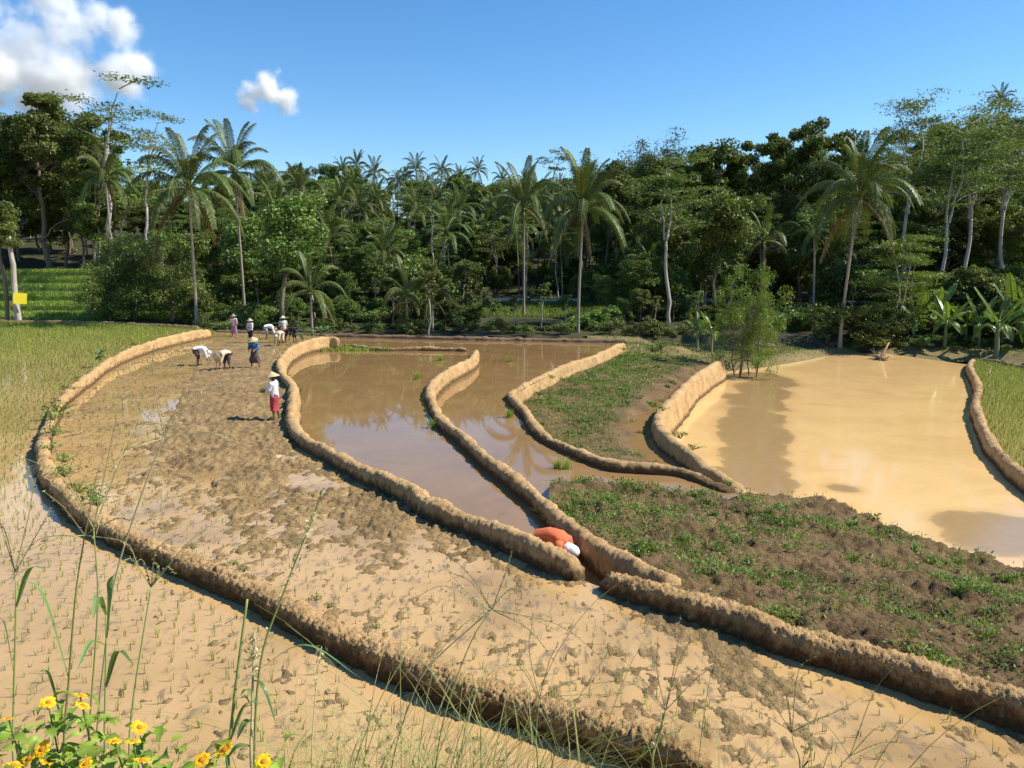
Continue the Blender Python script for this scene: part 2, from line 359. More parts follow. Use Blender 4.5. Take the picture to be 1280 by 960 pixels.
def relief(name, poly, zf, mat, r0=.0032, r1=.008, y0=None, split=None):
    """ground surface inside an outline, finer where it is near"""
    p = np.asarray(poly); y0 = max(4.5, p[:, 1].min()) if y0 is None else y0; y1 = p[:, 1].max()
    ys = [y0]
    while ys[-1] < y1: ys.append(ys[-1]*(1+r0*1.1+(r1-r0)*min(1, (ys[-1]-6)/30)))
    ys = np.array(ys); u0, u1 = (p[:, 0]/np.maximum(p[:, 1], 4)).min(), (p[:, 0]/np.maximum(p[:, 1], 4)).max()
    u0, u1 = max(u0, -.85), min(u1, .85)
    us = np.linspace(u0, u1, max(3, int((u1-u0)/r0)))
    UU, YY = np.meshgrid(us, ys); XX = UU*YY
    ok = inpoly(XX, YY, poly); n, k = XX.shape
    f = ok[:-1, :-1] & ok[1:, :-1] & ok[1:, 1:] & ok[:-1, 1:]
    i, j = np.nonzero(f); idx = i*k+j
    F = np.stack([idx, idx+1, idx+k+1, idx+k], 1); used = np.unique(F); mp = np.zeros(n*k, np.int64); mp[used] = np.arange(len(used))
    Q = np.stack([XX.ravel()[used], YY.ravel()[used], np.zeros(len(used))], 1)
    Q[:, 2] = zf(Q)
    return structure(link(name, mesh(name, Q, mp[F], mat, smooth=True)))
drypoly = line([(300,425),(395,470),(352,520),(372,552),(450,592),(560,645),(690,700),(760,735),(880,775),(1010,820),(1130,850),(1060,850),(900,805),(740,755),(640,735),(520,715),(420,680),(330,655),(240,610),(190,580),(210,530),(240,470),(262,430)], 0.)
shore = line([(140,470),(112,530),(110,570),(150,620),(230,670),(330,720),(440,770),(560,830),(700,880),(840,920)], 0.)
def z_mudA(Q):
    ins = inpoly(Q[:, 0], Q[:, 1], drypoly); dl = dist_line(Q[:, 0], Q[:, 1], np.vstack([drypoly, drypoly[:1]]))
    sd = np.where(ins, dl, -dl)
    w = np.clip(sd/2.2+.2+.8*fbm(Q, .55, 3, 21)+.35*fbm(Q, 2.2, 2, 29)+.8*sstep(18, 24, Q[:, 1])*(sd > 0), -1.6, 1.3)
    st = Q*np.array([1, .55, 1])
    cl = np.abs(fbm(Q, 4.6, 3, 22)); lump = fbm(st, 7.5, 3, 23, .65)
    dry = sstep(.0, 1., w)
    z = -.03+.075*dry+(.02+.045*dry)*(cl-.3)+(.05-.015*dry)*lump+.024*noise(Q, 17, 24)+.035*noise(Q, .8, 25)+.05*dry*(np.abs(noise(Q, 9.5, 26))-.25)*(.5+.8*np.abs(noise(Q, .7, 28)))+.022*dry*noise(Q, 13.5, 27)
    far = sstep(26, 50, Q[:, 1]); nr = 1-sstep(9, 17, Q[:, 1]); z = z*(1-.5*nr)-.004*nr
    return zA+z*(1-.45*far)+.012*far
relief('paddy_mud', polyA, z_mudA, M_mudl, .0024, .0045)
def z_mudO(Q):
    st = Q*np.array([1, .6, 1])
    return zO-.058+.05*fbm(st, 7.2, 3, 31, .65)+.03*fbm(Q, .7, 2, 32)+.02*noise(Q, 17, 33)+.05*np.clip(1-np.hypot(Q[:, 0]-2.2, Q[:, 1]-7.4)/1.3, 0, 1)
relief('paddy_mud', polyO, z_mudO, M_mud, .0036, .012)
def z_lump(z0, a=.03, off=-.05, sc=3.):
    return lambda Q: z0+off+a*fbm(Q*np.array([1, .5, 1]), sc, 3, 41)
relief('pond_mud', polyB, z_lump(zB, .032, -.052), M_mud, .005, .012); relief('pond_mud', polyC, z_lump(zC, .03, -.05), M_mud, .005, .012)
relief('pond_mud', polyE, z_lump(zE, .035, -.075, 1.6), M_mud, .006, .012)

def idw(ctrl, p=3.2):
    c = np.asarray(ctrl, float)
    def f(Q):
        num = den = 0
        for x, y, z in c:
            w = 1/((Q[:, 0]-x)**2+(Q[:, 1]-y)**2+.02)**(p/2); num = num+w*z; den = den+w
        return num/den
    return f
# the weedy slope between the near paddy and the orange pond
crest = [(924,618,-1.05),(961,617,-1.15),(1025,622,-1.25),(1062,633,-1.25),(1111,660,-1.2),(1175,678,-1.2),(1280,712,-1.2),(1400,750,-1.2)]
mc = [U(*q) for q in [(697,640,-.3),(726,660,-.08),(760,683,.0),(820,712,.1),(914,745,.16),(1008,775,.16),(1102,800,.16),(1196,829,.16),(1300,860,.16),(1420,905,.1),(888,629,-.76),(848,621,-.74),(803,613,-.72),(740,609,-.7),(690,612,-.55),(888,615,-1.),(848,606,-1.),(803,599,-1.),(740,596,-1.),(690,599,-.95),(800,660,-.22),(900,690,-.3),(1000,715,-.42),(1150,760,-.4),(1050,680,-.8),(950,650,-.75)]+crest]
cw = np.array([U(*q) for q in crest]); drop = cw+np.array([.35, 1.1, 0]); drop[:, 2] = -2.35; drop[0] = cw[0]+np.array([.6, .5, -1.2])
mc += [(14, 10, -.6)]; cwl = cw[np.argsort(cw[:, 0])]
s6b = s6[:, :2]+np.array([.03, .05])
polyM = cut(s3[46:-3], s6b[6:], [(14, 6), (15.5, 13)], drop[::-1, :2], s5[-6:-4], s4[-6:-5], [U(893,616,zC)[:2], U(848,612,zC)[:2], U(800,605,zC)[:2], U(740,602,zC)[:2], U(690,604,zC)[:2]])
fM = idw(mc)
def z_mound(Q):
    over = Q[:, 1]-np.interp(Q[:, 0], cwl[:, 0], cwl[:, 1])-.25*noise(Q, .6, 55); ed = np.where(Q[:, 0] > cwl[0, 0], sstep(-.1, 1.2, over), 0)
    return fM(Q)-1.2*ed+.06*fbm(Q, .9, 3, 51)+.13*np.abs(fbm(Q, 2.9, 3, 52))+.045*np.abs(noise(Q, 9, 53))+.022*noise(Q, 17, 54)-.06
relief('weedy_slope', polyM, z_mound, M_mound, .0028, .006)
dl5 = s5
def z_D(Q):
    d5 = dist_line(Q[:, 0], Q[:, 1], s5); ch = 1-sstep(.75, 1.5, d5-.25*fbm(Q, .6, 2, 61))
    return zD+.1+.10*sstep(30, 48, Q[:, 1])*2+.05*fbm(Q, .8, 3, 62)+.05*np.abs(fbm(Q, 3, 3, 63))-.22*ch*(1-.6*sstep(40, 47, Q[:, 1]))
relief('weedy_terrace', polyD, z_D, M_mound, .0045, .008)
# grassy bank round the far side
bk = [(*(U(765,428,-.7)[:2]-[1, 0]), -1.0), (*U(783,430,-.7)[:2], -.72), (*U(840,432,-.8)[:2], -.85), (*U(901,445,-.9)[:2], -.95)]
for x, y in ((895,462),(908,465),(950,461),(1010,451),(1047,443),(1100,442),(1212,444)):
    q = U(x, y, zE); bk += [(q[0], q[1], zE-.12), (q[0]+.1, q[1]-1.6, zE-.4), (q[0]-.1, q[1]+.9, zE+.22), (q[0]-.3, q[1]+3, zE+.55)]
bk += [(8, 64, -.75), (20, 64, -.8), (30, 67, -1.0), (45, 70, -1.0), (60, 66, -1.2), (38, 60, -1.75), (60, 52, -1.8), (18, 55, -.95), (22, 58, -.9)]
_fK = idw(bk)
shoreE = np.array([U(x, y, zE)[:2] for x, y in ((893,470),(908,465),(950,461),(1010,451),(1047,443),(1100,442),(1214,444),(1330,452))]); shoreE[0, 0] -= .3
def fK(Q):
    Q = np.asarray(Q, float); dY = Q[:, 1]-np.interp(Q[:, 0], shoreE[:, 0], shoreE[:, 1])-.35*noise(Q*np.array([1, 0, 0])+.3, .7, 73)
    sh = zE-.1-.3*sstep(0, -1.2, dY)+.55*sstep(0, 1.6, dY); w = np.maximum(sstep(.8, 5., dY), 1-sstep(shoreE[0, 0]-1.6, shoreE[0, 0]-.4, Q[:, 0]))
    return sh*(1-w)+_fK(Q)*w
polyK = cut(LC[-1:, :2]+[-2.2, .2], s4[3:4]-[1.2, 0], s4[4:5], s5[3:4], shoreE-[0, 1.5], LF[1:, :2]+[0, .1], [(62, 50), (70, 72), (6, 72), (6, 63.5)])
relief('grass_bank', polyK, lambda Q: fK(Q)+.04*fbm(Q, .7, 3, 71)+.02*noise(Q, 6, 72), soil('bank_soil', (.24, .175, .08), (.11, .10, .04), fine=8), .005, .008)

# ------------------------------------------------------------------ the land beyond and the slope under the camera
def zg(X, Y):
    X = np.asarray(X, float); Y = np.asarray(Y, float)
    z = np.interp(Y, [0, 58, 62.5, 64, 84, 89, 100, 170, 230, 320, 2000, 8000], [-3.4, -3.4, -2.2, -.8, -.35, .55, 1.6, 15, 19, 14, 0, -5])
    z = z+np.where(Y > 66, np.clip((np.abs(X-5)-38)*.05, 0, 4)*sstep(66, 110, Y), 0)
    z = z+np.where(X < -18, .35*sstep(60, 66, Y)*(1-sstep(84, 90, Y)), 0)
    return z
yy = np.concatenate([np.arange(-60, 56, 8), np.arange(56, 110, 1.2), np.arange(110, 330, 5), np.geomspace(340, 8000, 14)])
xx = np.concatenate([-np.geomspace(8000, 130, 12), np.arange(-120, 121, 3.), np.geomspace(130, 8000, 12)])
GX, GY = np.meshgrid(xx, yy); GQ = np.stack([GX.ravel(), GY.ravel(), GX.ravel()*0], 1)
GQ[:, 2] = zg(GX, GY).ravel()+np.where(GQ[:, 1] > 66, .25*fbm(GQ, .12, 3, 81), 0)
n, k = GX.shape; i, j = np.meshgrid(np.arange(n-1), np.arange(k-1), indexing='ij'); ix = (i*k+j).ravel()
structure(link('ground', mesh('ground', GQ, np.stack([ix, ix+1, ix+k+1, ix+k], 1), M_path, smooth=True)))
fy = np.array([-4, -1, 0, .8, 1.6, 2.6, 4., 5.2, 6.1, 6.9, 7.6]); fz = np.array([3.5, 3.45, 3.4, 3.42, 3.45, 2.92, 1.75, .9, .3, -.05, -.35])
def zslope(X, Y): return np.interp(Y-.25*np.abs(X)*0, fy, fz)
sx = np.arange(-14, 14.01, .2); sy = np.arange(-4, 7.6, .15); GX, GY = np.meshgrid(sx, sy)
GQ = np.stack([GX.ravel(), GY.ravel(), zslope(GX, GY).ravel()], 1); GQ[:, 2] += .06*fbm(GQ, 1.1, 3, 91)-.04
n, k = GX.shape; i, j = np.meshgrid(np.arange(n-1), np.arange(k-1), indexing='ij'); ix = (i*k+j).ravel()
structure(link('hillside', mesh('hillside', GQ, np.stack([ix, ix+1, ix+k+1, ix+k], 1), soil('hillside_soil', (.22, .17, .08), (.09, .08, .03)), smooth=True)))
# ------------------------------------------------------------------ vegetation
rt = random.Random(5)
def zone(x):
    for lim, ph in ((60, 'by the rice terraces'), (225, 'behind the green rice paddy'), (330, 'behind the pale straight palm'), (440, 'behind the group of planters'), (520, 'behind the young palms'), (600, 'behind the far end of the reflecting pond'), (700, 'round the sunlit bank'), (790, 'behind the slim dark palm'), (870, 'by the flat-storeyed tree with bare trunk'), (960, 'behind the small feathery tree'), (1050, 'behind the grass bank'), (1130, 'behind the leaning shaggy palm'), (1210, 'behind the pale bare trunks')):
        if x < lim: return ph
    return 'behind the banana plants'
M_palmtrunk = plain('palm_trunk', (.30, .25, .19), .9, .35, 5, .6)
M_bark = plain('bark', (.17, .13, .09), .9, .4, 4, .6)
M_pale = plain('pale_bark', (.42, .37, .30), .85, .3, 3, .4)
M_frond = leafmat('palm_frond', (.045, .078, .018), (.135, .18, .042), .22, .5, .25, .3)
M_dead = leafmat('dry_frond', (.10, .075, .03), (.2, .15, .06), .15, .7, .2, .2)
M_leafA = leafmat('leaf_dark', (.045, .082, .018), (.14, .195, .045), .3, .55, .35, .25)
M_leafB = leafmat('leaf_mid', (.065, .12, .022), (.18, .255, .055), .28, .45, .35, .35)
M_leafC = leafmat('leaf_feathery', (.065, .115, .026), (.175, .24, .06), .3, .55, .3, .25)
M_leafD = leafmat('leaf_fresh', (.07, .14, .02), (.19, .28, .05), .32, .45, .25, .3)
M_banana = leafmat('banana_leaf', (.06, .13, .02), (.19, .29, .06), .35, .35, .25, .5)
def unit(v): v = np.asarray(v, float); return v/(np.linalg.norm(v, axis=-1)[..., None]+1e-9)
def leaves(C, size, r, up=.5, out=None, tone=None, asp=.5):
    """one four-cornered leaf at each row of C, tilted at random"""
    n = len(C); a = r.normal(size=(n, 3)); nm = unit(a*.75+np.array([0, 0, up])+(0 if out is None else out*.6))
    t = unit(np.cross(nm, r.normal(size=(n, 3)))); b = np.cross(nm, t)
    s = (size*r.uniform(.6, 1.35, n))[:, None]
    V = np.stack([C-t*s, C+b*s*asp-nm*s*.18, C+t*s-nm*s*.25, C-b*s*asp-nm*s*.18], 1).reshape(-1, 3)
    i = np.arange(n)*4; F = np.stack([i, i+1, i+2, i+3], 1)
    return V, F, np.repeat(r.uniform(0, 1, n) if tone is None else np.clip(tone, 0, 1), 4)
def blob_pts(n, c, rad, r, shell=.6):
    d = unit(r.normal(size=(n, 3))); q = r.uniform(0, 1, n)**(1/(1+2*shell)); return c+d*(q[:, None])*rad, d
def limb(p, q, r0, r1, r, bend=.15, n=7):
    p, q = np.asarray(p, float), np.asarray(q, float); L = np.linalg.norm(q-p); t = np.linspace(0, 1, n)[:, None]
    w = np.cumsum(r.normal(size=(n, 3))*L*bend/n, axis=0)*np.array([1, 1, .3]); w -= t*w[-1]
    pts = p+(q-p)*t+w+np.array([0, 0, -.06])*L*np.sin(t*3.14)*-1
    return pts, tube(pts, np.linspace(r0, r1, n), 6)
def broadleaf(seed, h=11., spread=4., bole=.35, n_cl=70, per=110, leaf=.17, flat=.8, mat=M_leafA, asp=.5, tilt=0, bark=M_bark, clr=.85, rt0=.2):
    r = np.random.default_rng(seed); tp = []; lp = []
    top = np.array([tilt*h, tilt*.3*h, h*.78]); tr, tb = limb((0, 0, -.3), top, rt0, .05, r, .25, 10); tp.append((*tb, 0))
    cc = np.array([tilt*h*.8, tilt*.2*h, h*(bole+1)/2]); hz = h*(1-bole)/2
    lobes = [(cc+np.array([r.normal()*spread*.42, r.normal()*spread*.42, r.uniform(-.55, .62)*hz]), r.uniform(.36, .62)*spread) for _ in range(9)]
    lobes += [(cc+np.array([0, 0, .55*hz]), .5*spread)]
    for k, (c, R0) in enumerate(lobes):
        i = min(len(tr)-1, max(2, int(len(tr)*np.clip((c[2]-R0*.6)/top[2]-.1, .2, .95))))
        pts, tb = limb(tr[i], c+np.array([0, 0, -R0*.25]), .075*h/11, .025, r, .3); tp.append((*tb, 0))
        for m in range(n_cl//10):
            d = unit(r.normal(size=3)+np.array([0, 0, .35])); e = c+d*R0*r.uniform(.55, 1.0)*np.array([1, 1, flat])
            if r.random() < .5: _, tb = limb(pts[r.integers(3, len(pts))], e, .03, .01, r, .3, 5); tp.append((*tb, 0))
            P, dd = blob_pts(per, e, np.array([1, 1, flat*.75])*clr*r.uniform(.6, 1.2), r)
            base = r.uniform(.15, .75); lp.append(leaves(P, leaf, r, .55, dd, base+r.normal(size=per)*.2, asp))
    return tp, lp, bark, mat
def albizia(seed, h=17., spread=4.5, mat=M_leafC, layers=11, leaf=.13, per=150, base=.5, forks=2, bark=M_pale, dens=8):
    """tall pale trunk, forking, with flat feathery storeys of leaf"""
    r = np.random.default_rng(seed); tp = []; lp = []; ends = []
    f = np.array([r.normal()*.5, r.normal()*.4, h*base]); tr, tb = limb((0, 0, -.3), f, .19*h/17, .12*h/17, r, .12, 9); tp.append((*tb, 0))
    stems = []
    for k in range(forks):
        a = r.uniform(0, 6.28); e = np.array([f[0]+math.cos(a)*spread*.35, f[1]+math.sin(a)*spread*.35, h*r.uniform(.86, .98)])
        st, tb = limb(f, e, .11*h/17, .03, r, .2, 9); tp.append((*tb, 0)); stems.append(st)
    for k in range(layers):
        st = stems[k % forks]; u = (k+.5)/layers; p = st[min(len(st)-1, int(len(st)*(.15+.85*u)))]
        a = k*2.4+r.uniform(-.4, .4); L = spread*(1.05-.55*u)*r.uniform(.6, 1.1)
        e = p+np.array([math.cos(a)*L, math.sin(a)*L, L*r.uniform(.15, .4)])
        br, tb = limb(p, e, .05*h/17, .012, r, .25, 7); tp.append((*tb, 0))
        for m in range(dens):
            q = br[r.integers(2, len(br))]+r.normal(size=3)*np.array([.75, .75, .18])*spread/4.5*1.1
            P = q+r.normal(size=(per//2, 3))*np.array([.55, .55, .10])*spread/4.5
            lp.append(leaves(P, leaf, r, 1.4, None, r.uniform(.2, .75)+r.normal(size=len(P))*.18, .38))
    return tp, lp, bark, mat
def build_tree(name, spec):
    tp, lp, bark, mat = spec
    V, F, T = join(tp); tm = mesh('trunk', V, F, bark, smooth=True)
    V, F, T = join(lp); return tm, mesh('crown', V, F, mat, tone=T)
SPEC = {
 'round_a': broadleaf(1, 12, 4.2, .28, 90, 200, .155, .85), 'round_b': broadleaf(2, 11, 3.6, .22, 90, 190, .14, .95, M_leafB),
 'round_c': broadleaf(3, 13, 5., .3, 100, 210, .165, .75, M_leafA), 'round_d': broadleaf(4, 9, 3., .3, 70, 170, .12, .9, M_leafB, tilt=.12),
 'tall_a': broadleaf(5, 17, 3.8, .35, 100, 190, .155, 1.1, M_leafA), 'bush_a': broadleaf(6, 6, 3.6, .02, 90, 190, .11, .8, M_leafB, .3, clr=.95),
 'bush_b': broadleaf(7, 4, 2.4, .02, 60, 130, .12, .85, M_leafA, clr=.7), 'shrub': broadleaf(8, 2.2, 1.4, .02, 50, 80, .085, .8, M_leafB, clr=.42, rt0=.06),
 'big': broadleaf(9, 20, 7., .12, 170, 300, .17, .9, M_leafB, .55, clr=1.1, rt0=.35), 'slim': broadleaf(10, 8, 1.7, .42, 40, 90, .13, .85, M_leafB, bark=M_pale, clr=.5, rt0=.1),
 'round_e': broadleaf(16, 10, 3.3, .25, 80, 180, .12, .95, M_leafD, .4), 'alb_a': albizia(11), 'alb_b': albizia(12, 18, 5., forks=3, layers=13), 'alb_c': albizia(13, 9, 3.4, mat=M_leafD, layers=11, leaf=.12, base=.25, forks=2, dens=9),
 'alb_d': albizia(14, 16, 4., layers=9, dens=5, per=110), 'sparse': albizia(15, 14, 3.0, layers=9, dens=3, per=70, leaf=.16, forks=1, base=.45),
}
TREES = {k: build_tree(k, v) for k, v in SPEC.items()}
HT = dict(round_a=12, round_b=11, round_c=13, round_d=9, round_e=10, tall_a=17, bush_a=6, bush_b=4, shrub=2.2, big=20, slim=8, alb_a=17, alb_b=18, alb_c=9, alb_d=16, sparse=14)
def tree(kind, name, label, x, ytop, Y, ybase=None, cat='tree', group=None, rz=None, wide=1., h=None, hcap=None):
    """tree whose foot stands on the land at distance Y under photo column x and whose top reaches ytop"""
    X = (x-640)/FPX*Y/_cp*1.0; z0 = ground(X, Y)
    hh = h if h else PY(x, ytop, Y)[2]-z0
    s = hh/HT[kind]; X = PY(x, ytop, Y)[0] if not h else X
    t = thing(name, label, cat, (X, Y, z0), rt.uniform(0, 6.28) if rz is None else rz, group, (s*wide, s*wide, s))
    tm, cm = TREES[kind]; link('trunk', tm, t); link('crown', cm, t); return t
def ground(X, Y):
    if inpoly(np.array([X]), np.array([Y]), polyK)[0]: return float(fK(np.array([[X, Y, 0]]))[0])
    return float(zg(X, Y))-.03

# coconut palms
def frond_geo(seed, L=4.2, rise=.9, droop=1.0, ll=.75, n=58, hang=.6):
    r = np.random.default_rng(seed); t = np.linspace(0, 1, 13)
    az = r.normal()*.12
    path = np.stack([L*(t*.92-.10*droop*t**3), L*az*t**2*.4, L*(rise*t-(.5*droop+.32*rise)*t**2.2)], 1)
    parts = [(*tube(path, np.linspace(.045, .008, 13), 4), .9)]
    u = np.linspace(.13, .995, n); P = np.stack([np.interp(u, t, path[:, i]) for i in range(3)], 1); T = unit(np.gradient(P, axis=0))
    for sgn in (-1, 1):
        S_ = unit(np.cross(T, np.array([0, 0, 1.])))*sgn; ln = ll*np.sin(np.clip(.25+u*2.6, 0, 3.0))**.6*r.uniform(.8, 1.15, n)
        h1 = hang*r.uniform(.6, 1.4, n)
        d1 = unit(S_*.8+T*.55+np.array([0, 0, .12])-np.array([0, 0, .35])*h1[:, None]); d2 = unit(S_*.35+T*.4-np.array([0, 0, 1.])*h1[:, None]*1.3)
        w = unit(np.cross(d1, np.cross(S_, T)))*.028; w = T*.034
        m = P+d1*(ln*.5)[:, None]; e = m+d2*(ln*.5)[:, None]
        V = np.stack([P-w*.6, P+w*.6, m+w, m-w, e], 1).reshape(-1, 3); b = np.arange(n)*5
        parts.append((V, [np.stack([b, b+1, b+2, b+3], 1), np.stack([b+3, b+2, b+4], 1)], np.repeat(r.uniform(.2, .9, n)*.6+.25*u, 5)))
    return join(parts)
FROND = [frond_geo(20+i, L, ri, dr, ll, 58, hg) for i, (L, ri, dr, ll, hg) in enumerate([(3.9, 1.5, .25, .7, .6), (4.5, 1.1, .95, .85, .9), (4.8, .8, 1.45, .95, 1.2), (4.7, .35, 1.5, .95, 1.4), (4.0, -.3, 1.2, .6, 1.5)])]
FM = [mesh('frond', *f[:2], M_frond if i < 4 else M_dead, tone=f[2]) for i, f in enumerate(FROND)]
def palm_trunk(h, lean, r, r0=.17):
    t = np.linspace(0, 1, 14); a = r.uniform(0, 6.28); pts = np.stack([lean*h*t**1.6, .25*lean*h*math.sin(a)*t**2, h*t-.2], 1)
    rad = r0*(1-.42*t)+.09*np.exp(-t*14); return pts, tube(pts, rad, 9)
def crown_layout(r, n=22):
    for i in range(n):
        u = i/(n-1); k = 0 if u < .2 else 1 if u < .42 else 2 if u < .7 else 3 if u < .95 else 4
        yield k, i*2.39996+r.uniform(-.25, .25), -(.8-1.15*u)+r.uniform(-.22, .22), r.uniform(.82, 1.1)*(1 if k else .9)
def mat_rot(az, pitch, s): return (Matrix.Rotation(az, 3, 'Z') @ Matrix.Rotation(pitch, 3, 'Y'))*s
def palm(label, x, ycen, Y, lean=0., seed=1, size=1., ybase=None, n=22, group=None, h=None):
    r = np.random.default_rng(seed); c = PY(x, ycen, Y); X0 = c[0]
    z0 = ground(X0, Y); H = c[2]-z0; X0 -= lean*H
    t = thing('coconut_palm', label, 'palm', (X0, Y, z0), 0, group)
    pts, tb = palm_trunk(H, lean, r, (.115+.02*size)); link('trunk', mesh('trunk', tb[0], tb[1], M_palmtrunk, smooth=True), t)
    for k, az, pi, s in crown_layout(r, n):
        f = link('frond', FM[k], t, pts[-1]+np.array([0, 0, .05]))
        f.rotation_euler = (0, pi*.55, az); f.scale = (s*size,)*3
    nv = [(*tube([pts[-1]+np.array([math.cos(a)*.22, math.sin(a)*.22, -.25+dz]) for dz in (0, .08, .16, .22)], [.03, .1, .09, .02], 6), .5) for a in np.arange(7)*.9]
    V, F, T = join(nv); link('coconut_bunch', mesh('coconut_bunch', V, F, M_leafB, smooth=True, tone=T), t); return t
# far palms: crown in one piece
def far_crown(seed):
    r = np.random.default_rng(seed); parts = []
    for k, az, pi, s in crown_layout(r, 20):
        M = np.array(Euler((0, pi*.55, az)).to_matrix())*s; V, F, T = FROND[k]; parts.append((V @ M.T, F, T*(.3 if k == 4 else 1)))
    return mesh('crown', *(lambda j: (j[0], j[1]))(join(parts)), M_frond, tone=join(parts)[2])
FARC = [far_crown(60+i) for i in range(3)]; FART = [(lambda q: (q[0][-1], mesh('trunk', *q[1], M_palmtrunk, smooth=True)))(palm_trunk(12, l, np.random.default_rng(70), .15)) for l in (.02, -.05, .09)]
def far_palm(label, x, ycen, Y, i=0, size=1., group='palms on the far hillside'):
    c = PY(x, ycen, Y); z0 = ground(c[0], Y); s = max(.3, (c[2]-z0)/12)
    tip, tm = FART[i % 3]; t = thing('coconut_palm', label, 'palm', (c[0]-tip[0]*s, Y, z0), 0, group)
    link('trunk', tm, t, sc=(s, s, s)) if s < 1.3 else link('trunk', tm, t, sc=(1.1, 1.1, s))
    link('crown', FARC[i % 3], t, (tip[0]*(s if s < 1.3 else 1.1), tip[1]*s, (12-.2)*s), (0, 0, rt.uniform(0, 6.28)), size); return t

G_TALL = 'tall coconut palms at the forest edge'
palm('tall coconut palm with wide drooping crown on pale straight trunk beside green rice paddy', 236, 236, 66, .0, 31, 1.32, n=26, group=G_TALL)
palm('coconut palm with tallest upswept crown rising behind the pale straight palm', 293, 215, 75, -.02, 32, 1.22, n=24, group=G_TALL)
palm('tall coconut palm with dark slim trunk rooted at the brown back bund', 729, 262, 67, .03, 33, 1.22, n=24, group=G_TALL)
palm('coconut palm with trunk half hidden behind the low trees over the sunlit bank', 655, 258, 84, .0, 34, 1.15, n=22, group=G_TALL)
palm('leaning coconut palm with heavy shaggy crown at the edge of the orange pond', 1075, 246, 63, .07, 35, 1.2, n=28, group=G_TALL)
palm('young coconut palm with low arching fronds behind the stooping planters', 388, 362, 65, .0, 36, .85, n=14, group='young palms behind the back bund')
palm('young coconut palm beside the slim white trunk', 508, 366, 66, .0, 37, .75, n=13, group='young palms behind the back bund')
palm('slender small palm in dark forest gap behind the grass bank', 1018, 292, 76, -.04, 38, .6, n=14, group=G_TALL)
palm('half hidden palm with pale splayed fronds above the feathery small tree', 955, 300, 88, .0, 39, 1.0, n=16, group=G_TALL)
palm('palm with hanging fronds wedged beside the huge left tree', 132, 222, 84, .0, 40, 1.0, n=20, group=G_TALL)
palm('low palm with drooping fronds in the trees right of the slim dark palm', 812, 340, 80, .03, 41, .75, n=16, group=G_TALL)
palm('young palm pressed against bright bushes behind the pond bund', 540, 372, 68, .0, 42, .6, n=9, group='young palms behind the back bund')
for i, (x, y, Y) in enumerate([(428,212,150),(446,206,160),(468,216,140),(497,226,135),(520,212,150),(552,214,160),(575,222,150),(598,213,165),(628,224,150),(508,222,165),(545,252,120),(470,248,118),(610,262,112),(655,226,160),(585,248,128),(438,232,140),(530,236,140),(1258,122,150),(700,232,140),(685,250,115),(562,232,145),(640,244,135)]):
    far_palm('small distant coconut palm on the hillside '+zone(x), x, y, Y, i, rt.uniform(.6, .8))

for i, (x, y, Y) in enumerate([(345,262,88),(412,300,90),(450,262,104),(492,296,96),(558,290,98),(602,300,102),(625,270,110),(700,300,94),(765,268,100),(795,300,90),(868,282,98),(925,262,104),(985,268,96),(480,322,84),(880,330,84),(1040,320,86),(1130,240,100),(1250,230,104),(375,236,108),(425,250,112),(520,262,106),(575,262,108),(645,288,100),(672,246,112),(740,240,110),(835,250,108),(905,300,90),(1005,236,106),(320,300,86),(1180,262,98)]):
    far_palm('coconut palm sunk among the forest crowns '+zone(x), x, y, Y, i, rt.uniform(.8, 1.05), 'palms among the forest crowns')
# individually recognisable trees
tree('big', 'shade_tree', 'huge dense dark-leaved tree towering over the green rice terraces', 40, 104, 104, wide=1.05)
tree('big', 'shade_tree', 'dark spreading tree beside the huge tree over the rice terraces', -60, 120, 106)
tree('round_a', 'forest_tree', 'dark round tree filling in below the huge dark tree', 14, 196, 112); tree('round_c', 'forest_tree', 'broad dark tree beside the foot of the huge dark tree', 66, 190, 110); tree('round_b', 'forest_tree', 'mid-green tree between the huge tree and the airy one', 112, 212, 104)
tree('alb_d', 'umbrella_tree', 'airy flat-topped tree showing sky through its crown behind the huge tree', 128, 108, 92, wide=1.3)
tree('alb_d', 'umbrella_tree', 'thin airy tree with sparse storeys beside the wedged palm', 172, 148, 96)
tree('bush_a', 'bushy_tree', 'wide feathery dark bush sprawling in front of the rice terraces', 166, 292, 74, wide=1.0, group='feathery bushes by the rice terraces')
tree('bush_a', 'bushy_tree', 'wide feathery dark bush between the terraces and the pale palm trunk', 205, 300, 73, wide=.8, group='feathery bushes by the rice terraces')
tree('bush_a', 'bushy_tree', 'low feathery bush pushing left across the rice terraces', 132, 318, 72.5, wide=.72, group='feathery bushes by the rice terraces')
tree('round_b', 'bushy_tree', 'grey-green rounded tree below the huge dark tree', 92, 232, 108)
tree('round_d', 'leaning_tree', 'thin-trunked leaning tree behind the standing planters', 345, 240, 68, rz=.2)
tree('slim', 'slim_tree', 'slim straight white-stemmed tree beside the young palms', 536, 320, 65.5)
tree('alb_a', 'umbrella_tree', 'tall flat-storeyed tree with bare pale trunk in mid forest', 842, 190, 74, wide=1.15, rz=.7)
tree('alb_b', 'umbrella_tree', 'tall pale-trunked tree with layered crown left of the bare trunks', 1148, 128, 80, rz=2.)
tree('alb_a', 'umbrella_tree', 'slanting pale-trunked tree with airy layered crown', 1186, 150, 77, rz=4.)
tree('alb_b', 'umbrella_tree', 'pale-trunked tree with layered crown standing over banana plants', 1222, 138, 78, rz=5.2)
tree('alb_b', 'umbrella_tree', 'broad layered tree at the edge of the banana clump', 1275, 124, 84, rz=1.2)
tree('sparse', 'sparse_tree', 'lone sparse tree with open storeys standing out against the sky', 690, 176, 118)
tree('alb_c', 'young_tree', 'young bright green layered tree beside the leaning palm', 1112, 296, 64, rz=1.)
